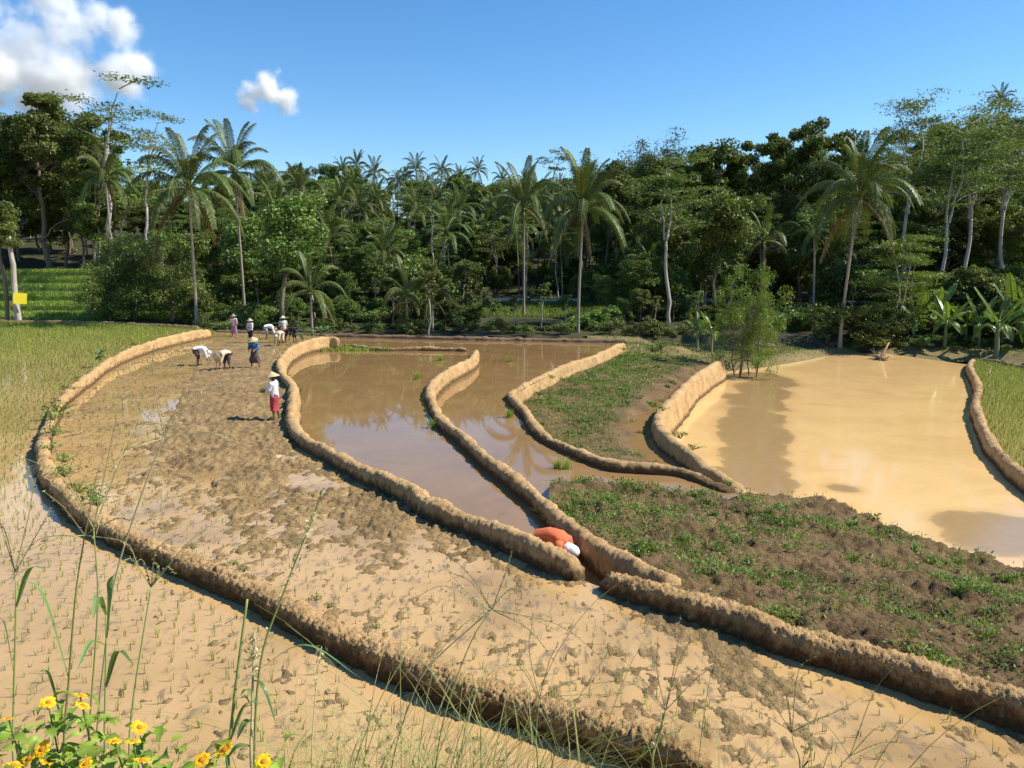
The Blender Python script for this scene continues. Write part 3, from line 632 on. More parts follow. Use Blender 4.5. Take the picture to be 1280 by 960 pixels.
tree('alb_c', 'young_tree', 'young layered tree among the bananas at the pond edge', 1150, 318, 66, rz=3.)
tree('round_c', 'forest_tree', 'big round-crowned tree breaking the skyline on the right', 1014, 142, 96, wide=.8)
tree('tall_a', 'forest_tree', 'tall dark tree with wispy top beside the bamboo', 770, 196, 92)
tree('round_a', 'forest_tree', 'dense dark-crowned tree behind the flat-storeyed tree', 902, 172, 96, wide=1.05)
tree('round_b', 'forest_tree', 'bright-topped tree in front of the dense dark crowns', 905, 236, 80)
# feathery small tree by the grass bank
def feather_tree():
    r = np.random.default_rng(77); tp = []; lp = []
    for k in range(5):
        a = k*1.3; p = np.array([math.cos(a)*.3, math.sin(a)*.3, -.2]); e = np.array([math.cos(a)*1.0, math.sin(a)*.9, 3.2+r.uniform(-.5, .7)])
        pts, tb = limb(p, e, .07, .02, r, .3, 8); tp.append((*tb, 0))
        for m in range(16):
            c = np.array([r.normal()*1.05, r.normal()*1.0, 3.35+r.normal()*1.05]); c[:2] *= 1.25-.16*abs(c[2]-3.2); c[2] = max(c[2], 1.5)
            _, tb = limb(pts[r.integers(3, 8)], c, .02, .006, r, .25, 5); tp.append((*tb, 0))
            P, d = blob_pts(150, c, np.array([.62, .62, .5])*r.uniform(.6, 1.1), r); lp.append(leaves(P, .10, r, .5, d, r.uniform(.2, .75)+r.normal(size=150)*.18, .22))
    V, F, T = join(tp); tm = mesh('trunk', V, F, M_bark, smooth=True); V, F, T = join(lp); return tm, mesh('crown', V, F, leafmat('leaf_small_tree', (.065, .12, .018), (.19, .275, .05), .32, .5, .05, .25), tone=T)
TREES['feather'] = feather_tree(); HT['feather'] = 6.2
tree('feather', 'small_tree', 'small feathery light green tree with several stems on grass bank', 938, 328, 49, rz=.3, wide=.64)
# bamboo plumes on the skyline
def bamboo_geo():
    r = np.random.default_rng(88); tp = []; lp = []
    for k in range(16):
        a = r.uniform(0, 6.28); L = r.uniform(10, 15); t = np.linspace(0, 1, 10); o = r.normal(size=2)*.5; b = r.uniform(1.2, 4.)
        pts = np.stack([o[0]+math.cos(a)*b*t**2.2, o[1]+math.sin(a)*b*t**2.2, L*(t-.12*t**4)], 1); tp.append((*tube(pts, np.linspace(.05, .01, 10), 5), 0))
        for m in range(46):
            q = pts[r.integers(2, 10)]+r.normal(size=3)*np.array([.3, .3, .3]); P = q+r.normal(size=(34, 3))*np.array([.4, .4, .28]); lp.append(leaves(P, .2, r, .5, None, r.uniform(.1, .7)+r.normal(size=34)*.2, .2))
    V, F, T = join(tp); tm = mesh('culms', V, F, M_leafB, smooth=True, tone=T); V, F, T = join(lp); return tm, mesh('crown', V, F, M_leafA, tone=T)
TREES['bamboo'] = bamboo_geo(); HT['bamboo'] = 14
def bamboo(label, x, yt, Y):
    p = PY(x, yt, Y); z0 = ground(p[0], Y); s = (p[2]-z0)/14; t = thing('bamboo_clump', label, 'bamboo', (p[0], Y, z0), rt.uniform(0, 6), 'bamboo clumps above the forest', s)
    link('culm_cluster', TREES['bamboo'][0], t); link('crown', TREES['bamboo'][1], t)
bamboo('plumed bamboo clump poking above the forest skyline', 808, 166, 104)
bamboo('drooping bamboo clump below the plumed one, left of it', 760, 190, 108)
# the forest: ranks of trees whose tops follow the skyline
SKY_X = [-120, 0, 60, 110, 150, 200, 260, 330, 400, 470, 560, 640, 720, 760, 820, 880, 940, 1000, 1060, 1120, 1200, 1280, 1400]
SKY_Y = [130, 125, 130, 150, 190, 215, 215, 205, 192, 206, 208, 214, 206, 200, 195, 190, 195, 175, 175, 160, 140, 128, 120]
KINDS = [('round_a', 'dark round-crowned tree'), ('round_b', 'mid-green rounded tree'), ('round_c', 'broad dark tree'), ('tall_a', 'tall narrow-crowned tree'), ('round_d', 'small-leaved lopsided tree'), ('alb_a', 'flat-storeyed tree'), ('round_e', 'light green fine-leaved tree'), ('alb_d', 'open airy pale-trunked tree')]
for Y, step, f0, f1, jit in ((150, 28, 0, .1, 8), (138, 34, .05, .22, 8), (128, 32, .08, .3, 10), (118, 34, .18, .42, 10), (108, 34, .25, .55, 12), (96, 40, .35, .66, 12), (84, 54, .45, .8, 14)):
    x = -110+rt.uniform(0, 30)
    while x < 1400:
        sk = np.interp(x, SKY_X, SKY_Y); yt = sk+4+(400-sk)*rt.uniform(f0, f1)*.62
        k = rt.choices(range(8), [1.9, 2.2, 1.2, 1.2, 1.8, 1.9, 1.8, 1.7])[0]; Yt = Y+rt.uniform(-7, 7)
        gap = Y < 100 and (585 < x < 720)
        if not (x < 100 and Y < 118) and not (x < 200 and Y < 105) and not (720 < x < 800 and Y < 90) and not (gap and Y < 90) and not (x < 250 and Y > 118 and rt.random() < .3):
            kind, lab = KINDS[k]; lab += (', high on the hill, ' if Y > 140 else ', halfway up the hill, ' if Y > 100 else ', low on the hill, ')+zone(x); hgt = PY(x, yt, Yt)[2]-ground(PY(x, yt, Yt)[0], Yt)
            if hgt > 4.: tree(kind, 'forest_tree', lab, x, yt, Yt, group='forest trees: '+lab, wide=min(1.25, max(.75, 9/hgt+.15)))
        x += step*rt.uniform(.7, 1.3)
# lower storey at the forest edge
def low(x0, x1, step, Y, y0, y1, kinds, skip=()):
    x = x0
    while x < x1:
        if not any(a < x < b for a, b in skip):
            k, nm, lab, cat, grp = kinds[rt.randrange(len(kinds))]; Yt = Y+rt.uniform(-2.5, 2.5) if Y > 64 else Y+rt.uniform(-.8, .8)
            tree(k, nm, lab+(' in the front rank ' if Yt < 70 else ' ')+zone(x), x, rt.uniform(y0, y1), Yt, cat=cat, group=grp+', '+zone(x), wide=rt.uniform(.9, 1.25))
        x += step*rt.uniform(.6, 1.4)
SH = ('bush_b', 'forest_shrub', 'leafy dark forest shrub', 'shrub', 'dark shrubs at the forest edge')
SM = ('shrub', 'low_shrub', 'low mid-green shrub', 'shrub', 'low shrubs along the back bund')
SL = ('slim', 'slim_tree', 'slim bare-stemmed young tree', 'tree', 'slim young trees at the forest edge')
RD = ('round_d', 'edge_tree', 'small lopsided edge tree', 'tree', 'small trees at the forest edge')
low(200, 1330, 34, 92, 300, 345, [SH, SH, RD], [(585, 720)])
low(240, 1300, 30, 80, 318, 352, [SH, RD, SL], [(585, 770), (930, 1050)])
low(880, 1070, 20, 72, 378, 400, [SH, SM]); low(870, 1065, 15, 70, 396, 409, [SM])
low(560, 800, 24, 98, 322, 356, [SH, RD]); low(200, 1340, 30, 106, 290, 330, [SH, RD]); low(560, 800, 30, 112, 280, 310, [RD])
low(250, 1300, 26, 72, 366, 392, [SH, SM, SH], [(600, 715), (775, 850), (905, 1040)])
low(255, 880, 17, 66.5, 394, 408, [SM], [(860, 900)])
low(590, 720, 18, 69, 402, 409, [SM]); low(590, 730, 27, 71, 345, 372, [SL])
low(1045, 1340, 16, 66, 378, 415, [SH, SH, SM]); low(1050, 1340, 15, 63.2, 415, 434, [SM]); low(1130, 1340, 24, 72, 330, 375, [RD, SH])
low(250, 1340, 24, 77, 368, 388, [SH], [(585, 770), (930, 1050)]); low(-60, 90, 40, 118, 230, 270, [RD, SH])
low(760, 880, 30, 76, 340, 375, [SL, RD, SH])

# bananas
def banana_leaf(seed, L=2.0, Wd=.52, rise=1.2, droop=1.2):
    r = np.random.default_rng(seed); n = 16; t = np.linspace(0, 1, n)
    path = np.stack([L*(t*.75-.1*t**3), np.zeros(n), L*(rise*t*.75-droop*.55*t**2.3)], 1)
    w = Wd/2*np.sin(np.clip(.1+t*3.0, 0, 3.12))**.55; w[0] = .03; V = []; F = []
    for sg in (-1, 1):
        for i in range(n-1):
            if t[i] < .14: continue
            tear = r.uniform(.0, .16) if r.random() < .5 else 0; o = len(V)
            a, b = path[i], path[i+1]-(path[i+1]-path[i])*tear; dz = -.12-.18*r.random()
            V += [a, b, b+np.array([.05, sg*w[i+1], dz*w[i+1]*1.4]), a+np.array([.05, sg*w[i], dz*w[i]*1.4])]; F.append([o, o+1, o+2, o+3])
    V = np.array(V); return join([(V, np.array(F), np.full(len(V), .5)+.15*r.normal(size=len(V))), (*tube(path, np.linspace(.045, .01, n), 5), .95)])
BL = [mesh('leaf', *g[:2], M_banana, tone=g[2]) for g in (banana_leaf(1, 2., .5, 1.6, .5), banana_leaf(2, 2.2, .56, 1.3, 1.2), banana_leaf(3, 2.1, .55, .8, 1.5), banana_leaf(4, 1.9, .5, 1.1, 1.9))]
M_bstem = plain('banana_stem', (.22, .22, .09), .6, .35, 5)
BS = mesh('stem', *tube([(0, 0, -.2), (.02, 0, .6), (0, .03, 1.3), (0, 0, 2.)], [.15, .13, .11, .07], 9), M_bstem, smooth=True)
def banana(label, x, yb, Y, sc=1., seed=1, n=9):
    r = np.random.default_rng(seed); X = PY(x, yb, Y)[0]; t = thing('banana_plant', label, 'banana plant', (X, Y, ground(X, Y)), r.uniform(0, 6), 'banana plants by the water', sc)
    link('stem', BS, t)
    for i in range(n): link('leaf', BL[min(3, i*4//n)], t, (0, 0, 1.9-.06*i), (r.uniform(-.25, .25), r.uniform(-.2, .15), i*2.4+r.uniform(-.3, .3)), r.uniform(.8, 1.1))
banana('banana plant with bright upright leaves beside the small feathery tree', 890, 418, 58, .85, 1)
banana('banana plant with torn leaves leaning by the bright upright one', 872, 418, 60, .8, 2)
banana('tall glossy banana plant with broad leaves by the seedling paddy bund', 1245, 440, 60, 1.45, 3, 11)
banana('banana plant with drooping leaves near the layered young trees', 1180, 438, 63, 1.15, 4)
banana('small banana plant close behind the orange pond', 1205, 440, 64, 1.0, 5)
banana('banana plant with wide leaves at the far corner of the seedling paddy', 1290, 440, 61, 1.3, 6)
for _i, (_x, _Y, _s) in enumerate([(1140,65,1.2),(1165,67,1.35),(1222,63,1.2),(1262,64,1.6),(1300,66,1.5)]): banana('leafy banana plant crowded among the others behind the orange pond', _x, 440, _Y, _s, 20+_i, 10)
banana('little banana plant with pale splayed leaves behind the back bund', 573, 414, 67, .62, 7, 6)
banana('banana plant half hidden in the slim trees past the slim dark palm', 790, 390, 77, 1., 8)
banana('banana plant by the twin trunks of the yellow marker', -34, 385, 70, 1.1, 9)

# rice terraces on the left, pale stone edging and sunlit bank in the middle
M_grass = leafmat('grass', (.09, .15, .025), (.22, .30, .06), .3, .5, .15, .25)
M_rice = leafmat('rice', (.12, .19, .03), (.26, .36, .07), .35, .5, .1, .25)
M_seed = leafmat('rice_seedling', (.10, .16, .025), (.26, .335, .07), .3, .5, .15, .25)
tp = []; Pg = []
for i in range(6):
    y0, y1, z = 74+i*4.6, 74+(i+1)*4.6, .2+i*.82
    V = []; xs = np.linspace(-78, -22, 57); wob = .7*noise(np.stack([xs, xs*0+i, xs*0], 1), .15, 5)
    A = np.stack([xs, y0+wob, xs*0-.8+z], 1); B = np.stack([xs, y0+wob+.2, xs*0+z], 1); C = np.stack([xs, np.full(57, y1+1.6), xs*0+z], 1)
    V = np.concatenate([A, B, C]); j = np.arange(56); F = np.concatenate([np.stack([j+o, j+1+o, j+58+o, j+57+o], 1) for o in (0, 57)]); tp.append((V, F, 0.))
    q = rng.uniform(0, 1, (16000, 2)); X = -78+56*q[:, 0]; Yq = y0+.35+4.4*q[:, 1]; Pg.append(np.stack([X, Yq+.7*noise(np.stack([X, X*0+i, X*0], 1), .15, 5), X*0+z], 1))
V, F, T = join(tp); structure(link('rice_terraces', mesh('rice_terraces', V, F, plain('terrace_soil', (.15, .21, .05), .95))))
q = rng.uniform(0, 1, (14000, 2)); X = -78+56*q[:, 0]; i_ = rng.integers(0, 6, 14000); Pg.append(np.stack([X, 74+i_*4.6+.7*noise(np.stack([X, X*0+i_, X*0], 1), .15, 5)+.1*q[:, 1]-.05, .2+i_*.82-.8+.75*q[:, 1]], 1))
Pg = np.concatenate(Pg); V, F, T = blades(Pg, .42, .05, .35, seed=3); stuff(link('terrace_rice', mesh('terrace_rice', V, F, M_rice, tone=T)), 'bright green rice growing on the stepped terraces', 'rice')
q = rng.uniform(0, 1, (16000, 2)); X = -10+44*q[:, 0]; Yq = 82+9*q[:, 1]; Pb = np.stack([X, Yq, zg(X, Yq)], 1)
V, F, T = blades(Pb, .4, .05, .5, seed=4); stuff(link('bank_grass', mesh('bank_grass', V, F, M_grass, tone=T)), 'sunlit yellow-green grass on the bank behind the slim trees', 'grass')
for i, (x0, x1) in enumerate([(-6, 2), (2.2, 8), (10, 24)]):
    xs = np.arange(x0, x1, .5); pts = np.stack([xs, 91+.3*noise(np.stack([xs, xs*0, xs*0], 1), .4, 8), zg(xs, 91+xs*0)+.28+.06*noise(np.stack([xs, xs*0, xs*0], 1), 1.7, 9)], 1)
    tag(link('stone_edging', mesh('stone_edging', *tube(pts, .32+.08*noise(pts, 2.2, 3), 7), plain('pale_stone', (.5, .45, .38), .9, .3, 3), smooth=False)), ['rough pale stone edging above the sunlit grass bank', 'pale stone edging showing between the slim tree stems', 'long pale stone edging beyond the slim dark palm'][i], 'stone edging')
M_weed = leafmat('weed', (.085, .145, .025), (.21, .29, .065), .32, .5, .1, .25)
# ------------------------------------------------------------------ weeds on the slopes, rice in the paddies
def scatter(poly, n, seed):
    r = np.random.default_rng(seed); p = np.asarray(poly); lo, hi = p.min(0), p.max(0)
    q = lo+(hi-lo)*r.uniform(0, 1, (n, 2)); q = q[inpoly(q[:, 0], q[:, 1], p)]; q = q[np.abs(q[:, 0]) < q[:, 1]*.8+1]
    return np.stack([q[:, 0], q[:, 1], q[:, 0]*0], 1)
def weeds(name, label, poly, n, zf, dens, h, seed, leafy=.6, mat=None, tufts=0):
    P = scatter(poly, n, seed); r = np.random.default_rng(seed+1); P = P[r.uniform(0, 1, len(P)) < dens(P)]; P[:, 2] = zf(P)-.01
    if tufts:                                  # separate tufts with bare soil between
        c = scatter(poly, tufts, seed+5); c = c[r.uniform(0, 1, len(c)) < .4+.6*dens(c)]; m = r.integers(20, 150, len(c)); sp = np.repeat(r.uniform(.05, .22, len(c)), m); q = np.repeat(c, m, axis=0); q[:, :2] += r.normal(size=(len(q), 2))*sp[:, None]; q[:, 2] = zf(q)-.01; P = np.concatenate([P, q]); r.shuffle(P)
    k = int(len(P)*(1-leafy)); A, B = P[:k], P[k:]
    t = np.clip(.45+.3*noise(A, .6, 5)+r.normal(size=len(A))*.2, 0, 1); parts = [blades(A, h*1.2, .012+.00035*A[:, 1], .55, tone=t, seed=seed)]
    C = B+np.stack([r.normal(size=len(B))*.03, r.normal(size=len(B))*.03, r.uniform(.01, h, len(B))], 1)
    parts.append(leaves(C, .022+.0008*C[:, 1], r, .9, None, .4+.3*noise(B, .8, 6)+r.normal(size=len(B))*.22, .5))
    V, F, T = join(parts); return stuff(link(name, mesh(name, V, F, mat or M_weed, tone=T)), label, 'weeds')
gl = U(760, 650, -.2)
def dM(P):
    m = sstep(.0, .3, fbm(P, .8, 3, 101)+.35*fbm(P, 3, 2, 102)); g = np.exp(-((P[:, 0]-gl[0])**2/2.4+(P[:, 1]-gl[1])**2/7))
    return np.clip(.05+.5*m+1.0*g*sstep(-.5, .2, fbm(P, 1.2, 2, 103)), .015, 1)
weeds('slope_weeds', 'green weeds scattered over the brown slope above the near paddy', polyM, 62000, z_mound, dM, .13, 201, .7, None, 640)
def dD(P):
    d5 = dist_line(P[:, 0], P[:, 1], s5); d4 = dist_line(P[:, 0], P[:, 1], s4)
    return np.clip(.22+.8*sstep(-.4, .25, fbm(P, .5, 3, 105))*(.45+.55*(1-sstep(1., 4.5, d4))), 0, 1)*sstep(1.4, 2.2, d5)*sstep(.35, .6, d4)
weeds('terrace_weeds', 'short green weeds over the small terrace between two earth bunds', polyD, 90000, z_D, dD, .13, 211, .65, None, 300)
def zK(P): return fK(P)+.04*fbm(P, .7, 3, 71)+.02*noise(P, 6, 72)
def dK(P):
    z = zK(P); return np.where(z > zE+.12, np.clip(.25+.9*sstep(-.3, .4, fbm(P, .35, 3, 106)), 0, 1), 0)*np.where((P[:, 1] > 58) & (P[:, 0] < 17), .35, 1.)
weeds('bank_weeds', 'patchy grass on the bank between the ponds and the forest', polyK, 110000, zK, dK, .17, 221, .4)

def rice_pts(poly, sp, seed, ang=.35, jit=.18, ymax=99):
    p = np.asarray(poly); c = p.mean(0); R0 = 75; g = np.arange(-R0, R0, sp); a, b = np.meshgrid(g, g); r = np.random.default_rng(seed)
    a = a+r.normal(size=a.shape)*sp*jit; b = b+r.normal(size=b.shape)*sp*jit
    X = a*math.cos(ang)-b*math.sin(ang)+c[0]; Y = a*math.sin(ang)+b*math.cos(ang)+c[1]
    k = (Y > 5) & (Y < ymax) & (np.abs(X) < Y*.72+1.); X, Y = X[k], Y[k]; k = inpoly(X, Y, p); return np.stack([X[k], Y[k], X[k]*0], 1)
def rice(name, label, P, h, seed, nb=4, wf=.0003):
    D = P[:, 1]; B = np.repeat(P, nb, axis=0); r = np.random.default_rng(seed); B[:, :2] += r.normal(size=(len(B), 2))*.012
    V, F, T = blades(B, h, (.005+wf*B[:, 1]), .38, .5, seed=seed); return stuff(link(name, mesh(name, V, F, M_seed, tone=T)), label, 'rice seedlings')
PO = rice_pts(polyO, .24, 301); PO[:, 2] = zO-.02
d1 = dist_line(PO[:, 0], PO[:, 1], s1); PO = PO[d1 > .42]
PA = rice_pts(polyA, .25, 302, .5); PA[:, 2] = zA-.02; r_ = np.random.default_rng(9)
zz = z_mudA(PA); ins = inpoly(PA[:, 0], PA[:, 1], drypoly); keep = (~ins | (r_.uniform(0, 1, len(PA)) < .10)) & (dist_line(PA[:, 0], PA[:, 1], s1) > .4) & (dist_line(PA[:, 0], PA[:, 1], s6) > .36) & (dist_line(PA[:, 0], PA[:, 1], s2) > .38) & (r_.uniform(0, 1, len(PA)) < .8-.35*sstep(18, 40, PA[:, 1]))
PA = PA[keep]
near = np.concatenate([PO[(PO[:, 1] < 14)], PA[PA[:, 1] < 14]]); near = near[np.argsort(near[:, 1])]
pic = np.array([[640+FPX*q[0]/(q[1]*_cp+CAM_H*_sp), 480+FPX*(CAM_H*_cp-q[1]*_sp)/(q[1]*_cp+CAM_H*_sp)] for q in near])
ok = (pic[:, 0] > 0) & (pic[:, 0] < 1280) & (pic[:, 1] < 958); single = near[ok][:300]
sset = {(round(a, 4), round(b, 4)) for a, b, _ in single}
rest = lambda P: P[np.array([(round(a, 4), round(b, 4)) not in sset for a, b, _ in P])]
SV = []
for k in range(4):
    V, F, T = blades(np.random.default_rng(k).normal(size=(4, 3))*np.array([.01, .01, 0]), .14, .008, .45, .5, seed=400+k); SV.append(mesh('rice_seedling', V, F, M_seed, tone=T))
for i, q in enumerate(single):
    o = link('rice_seedling', SV[i % 4], None, q, (0, 0, rt.uniform(0, 6.28)), rt.uniform(.8, 1.25)); inO = bool(inpoly(q[:1], q[1:2], polyO)[0])
    tag(o, 'small rice seedling in the silty water outside the long arc bund' if inO else 'small rice seedling in the muddy paddy inside the long arc bund', 'rice seedling', 'rice seedlings outside the long arc bund' if inO else 'rice seedlings inside the long arc bund')
PO = rest(PO); PA = rest(PA)
rice('outer_rice', 'green rice seedlings in rows in the paddy outside the long arc bund', PO, .13+.0024*PO[:, 1].repeat(4), 311)
rice('inner_rice', 'freshly planted rice seedlings in the paddy inside the long arc bund', PA, .13, 312, 3, .00025)
PF = rice_pts(polyF, .2, 303, 1.2); PF[:, 2] = zF-.02; rice('corner_rice', 'dense green rice seedlings beyond the wavy narrow bund', PF, .26, 313)

# leafy plants on the bund crests and floating seedling bundles
def clump_mesh(seed, n, rad, h, leaf, asp, mat, bl=0):
    r = np.random.default_rng(seed); C = np.stack([r.normal(size=n)*rad*.5, r.normal(size=n)*rad*.5, r.uniform(.15, 1, n)*h], 1); parts = [leaves(C, leaf, r, .8, unit(C*np.array([1, 1, .3])), .5+r.normal(size=n)*.2, asp)]
    st = [(*tube([(0, 0, -.08), C[i]*.6, C[i]], [.008, .006, .003], 4), .3) for i in range(0, n, 3)]
    parts += st
    if bl: parts.append(blades(r.normal(size=(bl, 3))*np.array([rad*.3, rad*.3, 0]), h*1.3, .012, .6, seed=seed))
    V, F, T = join(parts); return mesh('weed_clump', V, F, mat, tone=T)
M_taro = leafmat('broad_weed', (.05, .12, .03), (.16, .27, .09), .3, .35, .2, .5)
CW = [clump_mesh(1, 26, .42, .5, .13, .62, M_taro), clump_mesh(2, 44, .34, .16, .045, .5, M_leafD, 16), clump_mesh(3, 36, .28, .14, .05, .45, M_leafD, 22)]
def clump(label, k, x, y, z, s=1., grp='weed clumps on the earth bunds', name='weed_clump', cat='weed'):
    t = thing(name, label, cat, U(x, y, z), rt.uniform(0, 6), grp, s); f = link('foliage', CW[k], t); f['kind'] = 'stuff'; return t
clump('broad-leaved green plant standing on the crest of the long arc bund', 0, 125, 450, .38, 1.05, name='leafy_plant', cat='plant')
for x, y, s in ((112,467,.9),(100,474,1.),(84,487,1.2),(72,512,1.5),(66,522,1.3),(66,541,1.2),(80,574,1.),(80,592,1.1),(97,611,1.),(113,622,1.1),(122,630,.9),(210,426,1.),(168,431,1.),(64,560,.8)):
    clump('small green weed clump on the crest of the long arc bund', rt.choice((1, 2)), x, y, .37, s)
for x, y, s in ((292,708,.45),(305,716,.5),(395,752,.5),(410,761,.4),(240,688,.4),(470,787,.4)):
    clump('tiny weed tuft on the inner edge of the long arc bund', 1, x, y-3, .3, s*.8)
for x, y, s in ((378,420,1.),(390,416,1.2),(402,414,1.3),(412,411,1.1)):
    clump('broad-leaved crop plant on the raised end of the winding bund', 0, x, y+4, .45, s*.85, 'leafy crop on the raised bund end', 'leafy_plant', 'plant')
for x, y, s in ((358,470,.8),(376,488,.7),(780,437,1.),(735,466,1.),(690,472,.9),(851,545,1.1),(828,512,.9),(866,560,.8)):
    clump('small weed clump on a bund of the lower terraces', 2, x, y, -.1 if x < 400 else -.45, s)
for x, y, s in ((815,437,2.2),(826,434,2.6),(1195,436,1.6)):
    clump('bushy green weed on the grass bank', 1, x, y, -.8 if x < 900 else -1.6, s, 'bushy weeds on the bank')
M_bundle = leafmat('seedling_bundle', (.12, .22, .03), (.30, .42, .06), .35, .45, .1)
V, F, T = blades(np.random.default_rng(3).normal(size=(46, 3))*np.array([.05, .05, 0]), .26, .014, .55, .5, seed=31); BN = mesh('seedling_bundle', V, F, M_bundle, tone=T)
for x, y, z, s, lab in ((541,535,zB,1.3,'bright green seedling bundle in the pond beside the bend of the bund'),(522,474,zB,1.5,'seedling bundle in shallow pond water near the bund elbow'),(551,451,zB,1.6,'seedling bundle at the far end of the reflecting pond'),(636,522,zC,1.4,'seedling bundle lying off the point of the weedy terrace'),(697,585,zC,1.1,'upright seedling bundle, left one of a pair in the lower pond'),(708,586,zC,1.3,'taller upright seedling bundle, right one of a pair in the lower pond'),(681,648,zB,1.1,'seedling bundle next to the orange-shirted worker\'s hips'),(737,690,zB+.02,1.2,'seedling bundle in front of the white-capped worker'),(639,452,zC,1.5,'seedling bundle by the bare bund face'),(925,436,-.9,1.4,'grass tuft below the small feathery tree')):
    tag(link('seedling_bundle', BN, None, U(x, y, z), (0, 0, rt.uniform(0, 6)), s), lab, 'seedlings', 'seedling bundles set out in the ponds')
nb = np.stack([rng.uniform(-.5, .5, 1500)*5.2, rng.uniform(-.5, .5, 1500)*3.4, np.zeros(1500)], 1); nb[:, :2] += U(446,436,zB)[:2]; nb = nb[inpoly(nb[:, 0], nb[:, 1], polyB)]; nb[:, 2] = zB-.02
V, F, T = blades(nb, .26, .04, .5, seed=33); stuff(link('nursery_bed', mesh('nursery_bed', V, F, M_bundle, tone=T)), 'bright yellow-green seedling bed in the far corner of the pond', 'seedlings')

# ------------------------------------------------------------------ people
M_skin = plain('skin', (.23, .12, .07), .55, .12, 9); M_eye = plain('eye', (.02, .015, .012), .3, .1); M_lip = plain('lip', (.20, .07, .055), .5, .1); M_hair = plain('hair', (.012, .010, .009), .5, .2)
M_straw = plain('straw', (.56, .40, .23), .8, .2, 22, .4)
def cloth(name, c, c2=None, sc=9):
    m, nt, b = newmat(name); f = nnoise(nt, sc, 3); setc(nt, b, ramp(nt, f, [(.42, c), (.58, c2)]) if c2 else mix(nt, f, [x*.85 for x in c], [min(1, x*1.1) for x in c]))
    b.inputs['Roughness'].default_value = .9; bump(nt, b, nnoise(nt, 22, 3), .5, .02); return m
def skinned(J, E, sub=1):
    names = list(J); me = bpy.data.meshes.new('t'); me.from_pydata([J[n][0] for n in names], [(names.index(a), names.index(b)) for a, b in E], [])
    o = bpy.data.objects.new('t', me); COL.objects.link(o); o.modifiers.new('s', 'SKIN'); sv = me.skin_vertices[0].data
    for i, n in enumerate(names): r = J[n][1]; sv[i].radius = (r, r) if not hasattr(r, '__len__') else r; sv[i].use_root = i == 0
    o.modifiers[0].use_smooth_shade = True; ss = o.modifiers.new('u', 'SUBSURF'); ss.levels = ss.render_levels = sub
    ev = o.evaluated_get(bpy.context.evaluated_depsgraph_get()); m2 = ev.to_mesh(); V = np.array([v.co[:] for v in m2.vertices]); q = [list(p.vertices) for p in m2.polygons]
    F4 = np.array([p for p in q if len(p) == 4]).reshape(-1, 4); F3 = np.array([p for p in q if len(p) == 3]).reshape(-1, 3); ev.to_mesh_clear(); bpy.data.objects.remove(o); bpy.data.meshes.remove(me)
    return V, [F4, F3]
def ball(c, r, n=12, m=8):
    t, p = np.meshgrid(np.linspace(0, math.pi, m+1), np.arange(n)*2*math.pi/n, indexing='ij'); V = np.stack([np.sin(t)*np.cos(p), np.sin(t)*np.sin(p), np.cos(t)], -1).reshape(-1, 3)
    i, j = np.meshgrid(np.arange(m), np.arange(n), indexing='ij'); i = i.ravel(); j = j.ravel(); return V*np.asarray(r)+np.asarray(c), np.stack([i*n+j, (i+1)*n+j, (i+1)*n+(j+1) % n, i*n+(j+1) % n], 1)
def head_mesh():
    V, F = ball((0, 0, 0), (1, 1, 1), 20, 16); d = V.copy(); x, y, z = d.T
    P = d*np.array([.074, .092, .112]); P[:, 0] *= np.where(z < 0, 1+.28*z, 1); P[:, 1] += np.where(z < -.2, .012*(-z), 0)
    P[:, 1] += .026*np.exp(-((x/.16)**2+((z+.12)/.22)**2))*(y > 0)                                            # nose
    P[:, 1] -= .010*(np.exp(-(((np.abs(x)-.38)/.2)**2+((z-.06)/.14)**2)))*(y > 0)                               # eye sockets
    P[:, 1] += .006*np.exp(-((x/.3)**2+((z+.48)/.1)**2))*(y > 0)                                               # lips
    parts = [(P, F, 0)]
    for s in (-1, 1):
        parts.append((*ball((s*.074, -.005, -.005), (.012, .022, .032), 8, 6), 0)); parts.append((*ball((s*.028, .078, .006), (.012, .009, .008), 8, 6), 1))
    parts.append((*ball((0, .089, -.052), (.024, .008, .008), 8, 6), 2)); return parts
HEAD = head_mesh()
def lathe(prof, n=20):
    prof = np.asarray(prof, float); a = np.arange(n)*2*math.pi/n; V = np.stack([np.outer(prof[:, 0], np.cos(a)), np.outer(prof[:, 0], np.sin(a)), np.repeat(prof[:, 1:2], n, 1)], -1).reshape(-1, 3)
    i, j = np.meshgrid(np.arange(len(prof)-1), np.arange(n), indexing='ij'); i = i.ravel(); j = j.ravel(); return V, np.stack([i*n+j, i*n+(j+1) % n, (i+1)*n+(j+1) % n, (i+1)*n+j], 1)
HATS = {'cone': lathe([(.001, .17), (.06, .135), (.14, .075), (.24, 0), (.25, -.012), (.235, -.006), (.13, .06), (.05, .11), (.001, .13)], 24), 'brim': lathe([(.001, .12), (.06, .115), (.095, .08), (.105, .02), (.2, -.01), (.21, -.02), (.1, .0), (.09, .06), (.001, .1)], 24), 'cap': lathe([(.001, .115), (.05, .107), (.09, .07), (.108, .01), (.112, -.05), (.105, -.06), (.1, 0), (.08, .06), (.001, .1)], 20)}
SCARF = lathe([(.001, .125), (.055, .115), (.095, .075), (.112, .01), (.116, -.06), (.125, -.13), (.118, -.135), (.105, -.06), (.1, 0), (.001, .1)], 20)
